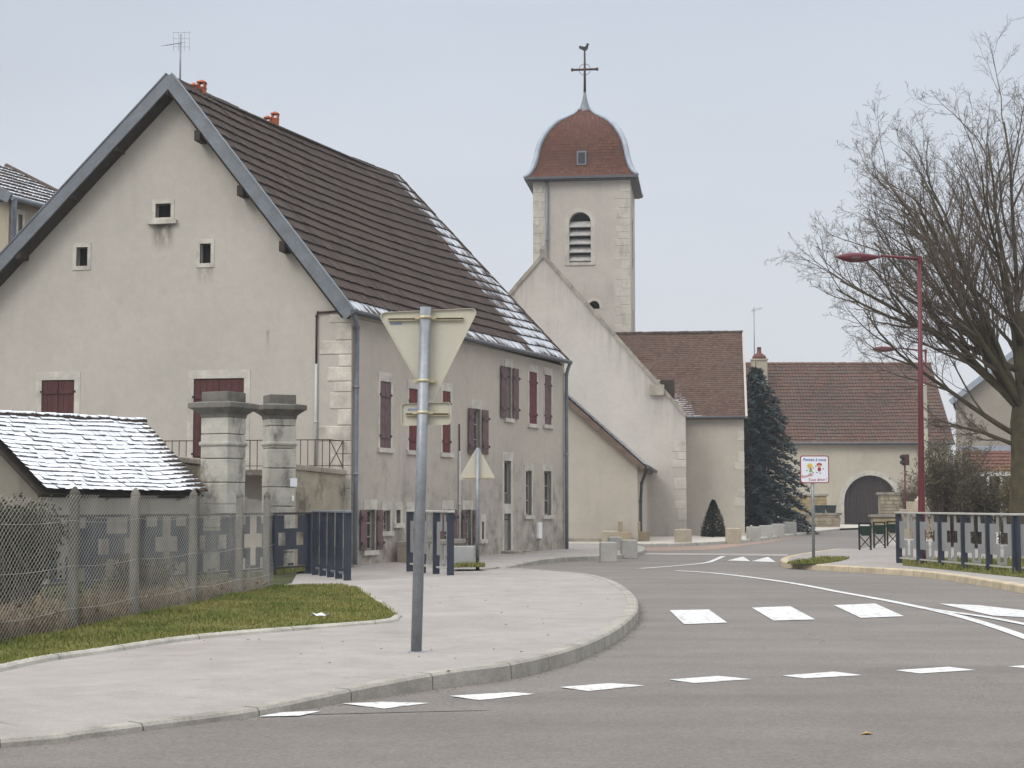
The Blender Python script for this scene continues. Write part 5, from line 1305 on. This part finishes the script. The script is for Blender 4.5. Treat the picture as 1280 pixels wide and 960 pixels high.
p = pt2(487, 405, .0592); b_.ob(p, V((.115, 0, 0)), V((0, .001, 0)), V((0, 0, .022))); p = pt2(509, 513, .0592); b_.ob(p, V((.09, 0, 0)), V((0, .001, 0)), V((0, 0, .022))); part('sticker', b_, m_sticker, gsn)
# second triangular sign, point up, seen from behind
w2 = G(597, 707, .13); ws = thing('warning_sign', 'back of a small triangular warning sign near the farmhouse wall', 'road sign', w2); Yw = w2.y
tp2 = at(597, 560, Yw); b_ = MB(); b_.tube([w2-UP*.1, tp2], .045, 12); part('post', b_, m_galv, ws)
P2 = roundpoly([V((at(x, y, Yw).x, at(x, y, Yw).z)) for x, y in ((572, 600), (620, 599), (597, 557))], .05); b_ = MB(); b_.prism([V((x, Yw+.055, z)) for x, z in P2], V((0, .01, 0))); wp_ = part('triangle_plate', b_, m_signback, ws)
b_ = MB(); b_.bar(V((at(577, 597, Yw).x, Yw+.045, at(577, 597, Yw).z)), V((at(616, 597, Yw).x, Yw+.045, at(616, 597, Yw).z)), .02, .03); part('fixing_rail', b_, m_clamp, wp_)
# utility cabinet
uc = G(580, 707.5, .13); b_ = MB(); ut = thing('utility_cabinet', 'pale grey concrete utility cabinet beside the small warning sign', 'cabinet', uc); hgt = at(580, 683, uc.y).z-.13
b_.box(uc+UP*hgt/2+V((0, .2, 0)), (.46, .35, hgt)); part('cabinet_body', b_, m_util, ut, bevel=.01); b_ = MB(); b_.box(uc+UP*(hgt/2)+V((0, .022, 0)), (.40, .012, hgt-.1)); part('cabinet_door', b_, m_util, ut)

# school board
sb = G(1017, 697.5, .134); Ys = sb.y; sch = thing('school_sign', 'white hand drawn children sign with a red border on the small grass island', 'sign', sb)
b_ = MB(); tpz = at(1018, 572, Ys).z; b_.tube([sb-UP*.1, V((sb.x, sb.y, tpz))], .04, 14); part('post', b_, m_galv, sch)
cx0, cx1 = at(1000, 604, Ys), at(1035.5, 569.5, Ys); W_, H_ = cx1.x-cx0.x, cx1.z-cx0.z; cxm, czm = (cx0.x+cx1.x)/2, (cx0.z+cx1.z)/2
def rr_(w_, h_, r): return roundpoly([V((-w_/2, -h_/2)), V((w_/2, -h_/2)), V((w_/2, h_/2)), V((-w_/2, h_/2))], r)
def sbp(x, z, o): return V((cxm+x, Ys-.045-o, czm+z))
b_ = MB(); b_.prism([sbp(x, z, 0) for x, z in rr_(W_, H_, .06)], V((0, -.012, 0))); brd = part('board_border', b_, m_signred, sch)
b_ = MB(); b_.prism([sbp(x, z, .0125) for x, z in rr_(W_-.05, H_-.05, .045)], V((0, -.003, 0))); brf = part('board_face', b_, m_board, sch)
def text(name, s, size, x, z, mat, rot=0, o=.017, par=brf):
    cu = bpy.data.curves.new(name, 'FONT'); cu.body = s; cu.size = size; cu.align_x = 'CENTER'; cu.align_y = 'CENTER'; cu.extrude = .001; cu.shear = .15; cu.offset = .0015
    tmp = bpy.data.objects.new('tmp', cu); C.objects.link(tmp); dg = bpy.context.evaluated_depsgraph_get(); me = bpy.data.meshes.new_from_object(tmp.evaluated_get(dg)); bpy.data.objects.remove(tmp); bpy.data.curves.remove(cu)
    mt = Matrix.Translation(sbp(x, z, o)-ORG[par.name]) @ Matrix.Rotation(math.pi/2, 4, 'X') @ Matrix.Rotation(rot, 4, 'Z'); me.transform(mt)
    me.materials.clear(); me.materials.append(mat); ob = bpy.data.objects.new(name, me); C.objects.link(ob); ob.parent = par; return ob
text('lettering', 'Pensez à nous', .105, 0, .245, m_inkblue); text('lettering', 'Roulez', .105, -.2, -.165, m_inkred, .25); text('lettering', 'Tout doux !', .10, .07, -.265, m_inkred, .04)
def disc(b_, x, z, rx, rz2, o=.0165, n=14, m=0): b_.prism([sbp(x+rx*math.cos(2*math.pi*k/n), z+rz2*math.sin(2*math.pi*k/n), o) for k in range(n)], V((0, -.0015, 0)), m)
b_ = MB(); mats_ = [m_inkyel, m_inkskin, m_inkgreen, m_inkred, m_iron, m_signred]
disc(b_, -.12, .085, .075, .07, .0165, m=0); disc(b_, -.12, .065, .035, .04, .0185, m=1); b_.prism([sbp(x, z, .0165) for x, z in ((-.15, -.07), (-.05, -.07), (-.08, .02), (-.12, .02))], V((0, -.0015, 0)), 2); disc(b_, -.1, .01, .02, .03, .0185, m=3)
disc(b_, .12, .12, .07, .045, .0165, m=3); disc(b_, .12, .08, .045, .035, .0185, m=1); disc(b_, .12, .0, .045, .055, .0165, m=5)
for x, z in ((-.2, -.03), (-.03, .03), (-.11, -.11), (-.04, -.09), (.03, .08), (.22, .01), (.06, -.08), (.14, -.1)): disc(b_, x, z, .02, .014, .0165, 8, 4)
part('children_drawing', b_, mats_, brf)

# ================================================================ street lamps
def lamp(px, pb, py, Y, zb, lx0, lx1, ly, label, w0=.085):
    b0 = at(px, 640, Y); b0.z = zb; top = at(px-3 if Y < 50 else px, py, Y); top.y = Y; s_ = Y/FPX
    t = thing('street_lamp', label, 'street lamp', b0, 'red street lamps'); hgt = top.z
    b_ = MB(); b_.tube([b0, b0+UP*1.2, b0.lerp(top, .5), top], [w0, w0*.95, w0*.72, w0*.5], 12); part('pole', b_, m_redpole, t)
    b_ = MB(); b_.box(b0+UP*.02, (.4, .4, .04)); b_.tube([b0, b0+UP*.5], w0*1.15, 12); part('base_plate', b_, m_redpole, t)
    l0, l1 = at(lx0, ly, Y).x, at(lx1, ly, Y).x; zl = at(lx0, ly, Y).z
    b_ = MB(); b_.tube([V((top.x+.03, Y, top.z-.06)), V((l1+.0, Y, zl+.03))], [.04, .03], 8); b_.box((top.x, Y, top.z-.06), (.1, .1, .14)); part('arm', b_, m_redpole, t)
    b_ = MB(); L = l1-l0; n = 14; prev = None; m_ = 12; rings = []
    for i in range(n+1):
        f = i/n; r = .5*((math.sin(math.pi*min(1, f**.8*1.0)))**.75 if f < .99 else .12)*.46*L*.5; r = max(r, .02)
        rings.append(b_.idx([V((l0+L*f, Y+1.05*r*math.cos(2*math.pi*k/m_), zl+(.85 if math.sin(2*math.pi*k/m_) > 0 else 1.15)*r*math.sin(2*math.pi*k/m_))) for k in range(m_)]))
    for i in range(n):
        for k in range(m_): b_.add((rings[i]+k, rings[i]+(k+1) % m_, rings[i+1]+(k+1) % m_, rings[i+1]+k), 0, True)
    ho = part('lamp_head', b_, m_redpole, t); b_ = MB(); c_ = V((l0+L*.42, Y, zl-.07)); b_.lathe(c_, [(.07, -.05), (.15, 0), (.16, .05)], 12); part('lens', b_, m_lens, ho)
lamp(1152, 700, 321, 36.9, .12, 1046, 1101, 321, 'tall red street lamp standing behind the right hand parapet')
lamp(1157, 690, 437, 68.0, .12, 1091, 1123, 436, 'more distant red street lamp lining up behind the stone column')
# stone column on a stepped base
ky = 64.0; kc_ = at(1157, 640, ky); kc_.z = .1; col = thing('stone_column', 'cream stone column on a stepped pedestal behind the red lamp post', 'monument', kc_)
b_ = MB(); z1, z2, z3, z4 = [at(1150, y, ky).z for y in (640, 637, 627, 480)]
b_.box((kc_.x-.05, ky, (z1+.1)/2), (1.35, 1.35, z1-.1)); b_.box((kc_.x-.05, ky, z1+.05), (1.62, 1.62, .1)); b_.box((kc_.x-.05, ky, (z1+.1+z3)/2), (1.16, 1.16, z3-z1-.1)); part('pedestal', b_, m_blockt, col, bevel=.02)
b_ = MB(); b_.lathe((kc_.x, ky, 0), [(.42, z3), (.42, z3+.08), (.34, z3+.12), (.3, z3+.22), (.22, z3+.27), (.17, z3+.34), (.14, z4-.1), (.16, z4-.04), (.12, z4)], 16); part('shaft', b_, M('cream_column', (.46, .44, .35), .12, 3, .85, .1), col)
# traffic signal seen from behind
ty = 71.0; tsp = at(1132, 640, ty); tsp.z = .1; ts = thing('traffic_signal', 'small dark red signal box on a thin post beside the barn arch', 'traffic signal', tsp)
b_ = MB(); zt_ = at(1132, 581, ty).z; b_.tube([tsp, V((tsp.x, ty, zt_))], .04, 8); part('post', b_, m_redpole, ts)
b_ = MB(); b_.box((tsp.x+.03, ty, zt_+.22), (.3, .26, .48)); part('signal_head', b_, M('signal_red', (.07, .025, .025), .15, 4, .6, .05), ts, bevel=.02); b_ = MB()
for dz in (.1, .34): b_.lathe(V((tsp.x-.13, ty-.1, zt_+dz-.06)), [(.11, 0), (.11, .13)], 10)
part('visor', b_, m_black, ts)

# ================================================================ bins, blocks, planters, walls on the square
def rbin(x, y, label):
    c = G(x, y, .126); t = thing('litter_bin', label, 'bin', c, 'green bins on the right pavement'); b_ = MB(); Hh = .80
    for sx in (-1, 1): b_.box(c+V((sx*.17, 0, Hh/2)), (.05, .04, Hh))
    b_.bar(c+V((-.19, 0, Hh)), c+V((.19, 0, Hh)), .05, .04); b_.bar(c+V((-.16, 0, .06)), c+V((.16, 0, .42)), .025, .025); b_.bar(c+V((.16, 0, .06)), c+V((-.16, 0, .42)), .025, .025); part('stand', b_, m_black, t)
    b_ = MB(); b_.lathe(c+UP*.43+V((0, -.05, 0)), [(.15, 0), (.24, .26), (.25, .27), (.25, .29)], 4, 0, False, math.pi/4); part('basket', b_, m_green, t); return t
rbin(1081.5, 687.5, 'green bin on a crossed stand, leftmost of the three on the right pavement')
rbin(1099.5, 685, 'green bin on a crossed stand, in the middle of the three'); rbin(1116, 682.5, 'green bin on a crossed stand, touching the end of the parapet')
def block(x0, x1, yt, yb, mat, label, rz=0, zb=.11, dep=None):
    c = G((x0+x1)/2, yb, zb); w_ = (x1-x0)*c.y/FPX; h_ = (yb-yt)*c.y/FPX; dep = dep or w_; b_ = MB(); ww = w_/(1+.25*abs(math.sin(rz)))
    b_.box((c.x, c.y+dep/2, zb+h_/2-.07), (ww, dep, h_+.14), rz); solo('stone_block', b_, mat, label, 'stone block', (c.x, c.y+dep/2, zb), 'squared stone blocks around the church square', .025)
block(750.5, 771, 678, 696.5, m_block, 'grey stone cube nearest the road at the end of the far pavement', .05, .13)
block(777, 796.5, 675, 692.5, m_block, 'grey stone cube beside the nearest one, at the pavement tip', .1, .13)
block(761, 777, 671.5, 687.5, m_block, 'grey stone cube half hidden between the two nearest grey cubes', .1, .13)
block(754, 773, 664, 679, m_blockt, 'pale tan cube behind the grey cubes', .1)
block(772, 789, 665, 677.5, m_blockb, 'brown block under the top stone of the pile', .1, .11)
block(788, 812, 664.5, 676.5, m_blockb, 'low brown block right of the pile', .05)
c_ = G(786, 677, .11); z0 = .11+(677-665)*c_.y/FPX; w_ = 28*c_.y/FPX; b_ = MB(); b_.box((c_.x, c_.y+.35, z0+.19), (w_, .6, .38), .08); solo('stone_block', b_, m_blockb, 'topmost brown block of the small pile by the church', 'stone block', (c_.x, c_.y+.35, z0), 'squared stone blocks around the church square', .02)
block(845, 865, 662, 678, m_blockt, 'tan stone cube standing alone before the church gable')
for i, (x0, x1, yt, yb, lb) in enumerate(((909, 927, 660.5, 676, 'pale cube between the conical shrub and the fir, first of the row'), (935, 951, 658.5, 673.5, 'grey cube second in the row before the fir'), (951, 966, 657, 671, 'grey cube third in the row before the fir'),
    (966, 981, 655, 669.5, 'grey cube fourth in the row before the fir'), (981, 996, 652.5, 667, 'grey cube fifth in the row, at the right foot of the fir'), (996, 1011, 651, 664.5, 'grey cube at the far end of the row, left of the school sign post'))):
    block(x0, x1, yt, yb, m_blockt if i == 0 else m_block, lb)
# rubble walls near the barn
def rubble(name, label, x0, x1, yt, Y, th, mat_r, slope=0, seed=1, cap=True):
    p0, p1 = at(x0, 650, Y), at(x1, 650, Y); t = thing(name, label, 'wall', (p0.x, Y, 0)); zt_ = at(x0, yt, Y).z; zt1 = zt_+slope; b_ = MB(); r_ = random.Random(seed); L = p1.x-p0.x
    b_.prism([V((p0.x, Y+.03, -.1)), V((p1.x, Y+.03, -.1)), V((p1.x, Y+.03, zt1)), V((p0.x, Y+.03, zt_))], V((0, th, 0)), 1); z = 0
    while z < max(zt_, zt1)-.05:
        h_ = r_.uniform(.14, .24); x = 0
        while x < L:
            l = min(r_.uniform(.25, .6), L-x); top = zt_+slope*(x/L)
            if z+h_*.6 < top: b_.ob(V((p0.x+x+.01, Y-r_.uniform(0, .03), z+.01)), V((max(.03, l-.02), 0, 0)), V((0, .1, 0)), UP*(min(h_, top-z)-.02))
            x += l
        z += h_
    part('rubble', b_, [mat_r, m_wallst], t, bevel=.0)
    if cap: b_ = MB(); b_.bar(V((p0.x-.1, Y+th/2, zt_+.05)), V((p1.x+.1, Y+th/2, zt1+.05)), th+.15, .12); part('wall_coping', b_, m_cope, t)
    return t
m_rub = stone('golden_rubble', (.42, .33, .19), amt=.35, var=.3, dirt=(.14, .11, .07)); m_rub2 = stone('beige_rubble', (.38, .32, .235), amt=.4, var=.3, dirt=(.16, .13, .1))
rubble('rubble_wall', 'golden rubble wall behind the planters near the fir tree', 985, 1034, 620, 100, .5, m_rub, 0, 1)
rubble('rubble_wall', 'low beige rubble wall carrying two dark planters', 976, 1050, 643.5, 94, .5, m_rub2, .0, 2)
rubble('rubble_wall', 'plastered rubble wall stub standing in front of the barn arch', 1101, 1150, 618, 82, .5, m_rub2, 0, 3)
rubble('rubble_wall', 'low step of rubble below the wall stub by the bins', 1091, 1125, 646, 80, .5, m_rub, 0, 4)
rubble('rubble_wall', 'long low garden wall behind the right hand parapet', 1140, 1330, 646, 62.8, .4, m_rub2, 0, 5, True)
for x0, x1, lb in ((1019.5, 1032.5, 'dark trough planter on the low rubble wall, left one'), (1034, 1045.5, 'dark tapered planter on the low rubble wall, right one')):
    p0, p1 = at(x0, 642, 94), at(x1, 642, 94); zb = at(1030, 643, 94).z+.08; w_ = p1.x-p0.x; zt_ = at(1030, 631.5, 94).z; c_ = V(((p0.x+p1.x)/2, 94.25, zb)); b_ = MB(); n4 = math.sqrt(2)/2
    b_.lathe(c_, [(w_*.8*n4, 0), (w_*n4, zt_-zb-.06), (w_*1.06*n4, zt_-zb-.06), (w_*1.06*n4, zt_-zb)], 4, 0, False, math.pi/4); pt_ = thing('planter', lb, 'planter', c_, 'dark planters on the wall'); part('tub', b_, m_planter, pt_)
# litter and leaf
b_ = MB(); p = G(401, 771, .18); r_ = random.Random(2)
vs = [p+V((x*.055+r_.uniform(-.02, .02), y*.05, r_.uniform(0, .05))) for x in (-2, -1, 0, 1, 2) for y in (-1, 0, 1)]
i0 = b_.idx(vs)
for a in range(4):
    for c in range(2): b_.add((i0+a*3+c, i0+a*3+c+1, i0+a*3+c+4, i0+a*3+c+3))
ob = solo('paper_scrap', b_, m_paper, 'crumpled white paper scrap lying on the lawn', 'litter', p); sm_ = ob.modifiers.new('thick', 'SOLIDIFY'); sm_.thickness = .003
b_ = MB(); p = G(1083, 918, .006); b_.face([p+V(q_) for q_ in ((-.045, 0, 0), (0, -.02, .014), (.05, .006, .002), (.005, .028, .016))]); ob = solo('fallen_leaf', b_, m_leafb, 'dry brown leaf on the asphalt in the foreground', 'leaf', p); sm_ = ob.modifiers.new('thick', 'SOLIDIFY'); sm_.thickness = .001
# loose grit along the kerb and at the right edge of the road
mb = MB(); r_ = random.Random(31)
for i in range(900):
    if r_.random() < .55: p = rng.choice(kb[8:70])+V((r_.gauss(.03, .05), r_.gauss(-.06, .05), 0))
    else: p = G(1270+r_.gauss(0, 45), 868+r_.gauss(0, 14)); 
    s_ = r_.uniform(.003, .010); p.z = s_*.4+.001; mb.box(p, (s_, s_*r_.uniform(.6, 1.4), s_*.8), r_.uniform(0, 3))
struct('grit', mb, M('grit_stone', (.26, .23, .18), .3, 40, .9, 0), 'stuff')

mb = MB(); r_ = random.Random(77)
for i in range(170):
    p = G(r_.uniform(0, 790), r_.uniform(715, 900), .13)
    if not inpoly(p.x, p.y, kb+[V((-4, 30, 0)), V((-9, 12, 0))]) or inpoly(p.x, p.y, LAWN): continue
    if p.y < 14 and p.x < -1: continue
    s_ = r_.uniform(.006, .026); a = r_.uniform(0, 6.28); d = V((math.cos(a), math.sin(a), 0))*s_; e2 = V((-d.y, d.x, 0))*r_.uniform(.3, .7); z_ = V((0, 0, .005))
    mb.face([p-d+z_, p-e2+z_*1.8, p+d+z_, p+e2+z_*2.2])
struct('leaf_litter', mb, M('dark_leaf_litter', (.10, .075, .05), .4, 30, .9, .1), 'stuff')
hz_ = MB(); hz_.ob((-920, -70, -1.2), (1840, 0, 0), (0, 1290, 0), (0, 0, 26)); hm_ = bpy.data.materials.new('haze'); hm_.use_nodes = True; ht = hm_.node_tree; ht.nodes.clear()
ho_ = ht.nodes.new('ShaderNodeOutputMaterial'); hv = ht.nodes.new('ShaderNodeVolumePrincipled'); hv.inputs['Color'].default_value = (.93, .95, 1, 1); hv.inputs['Density'].default_value = .00065
ht.links.new(hv.outputs[0], ho_.inputs['Volume']); struct('haze', hz_, hm_, 'stuff')
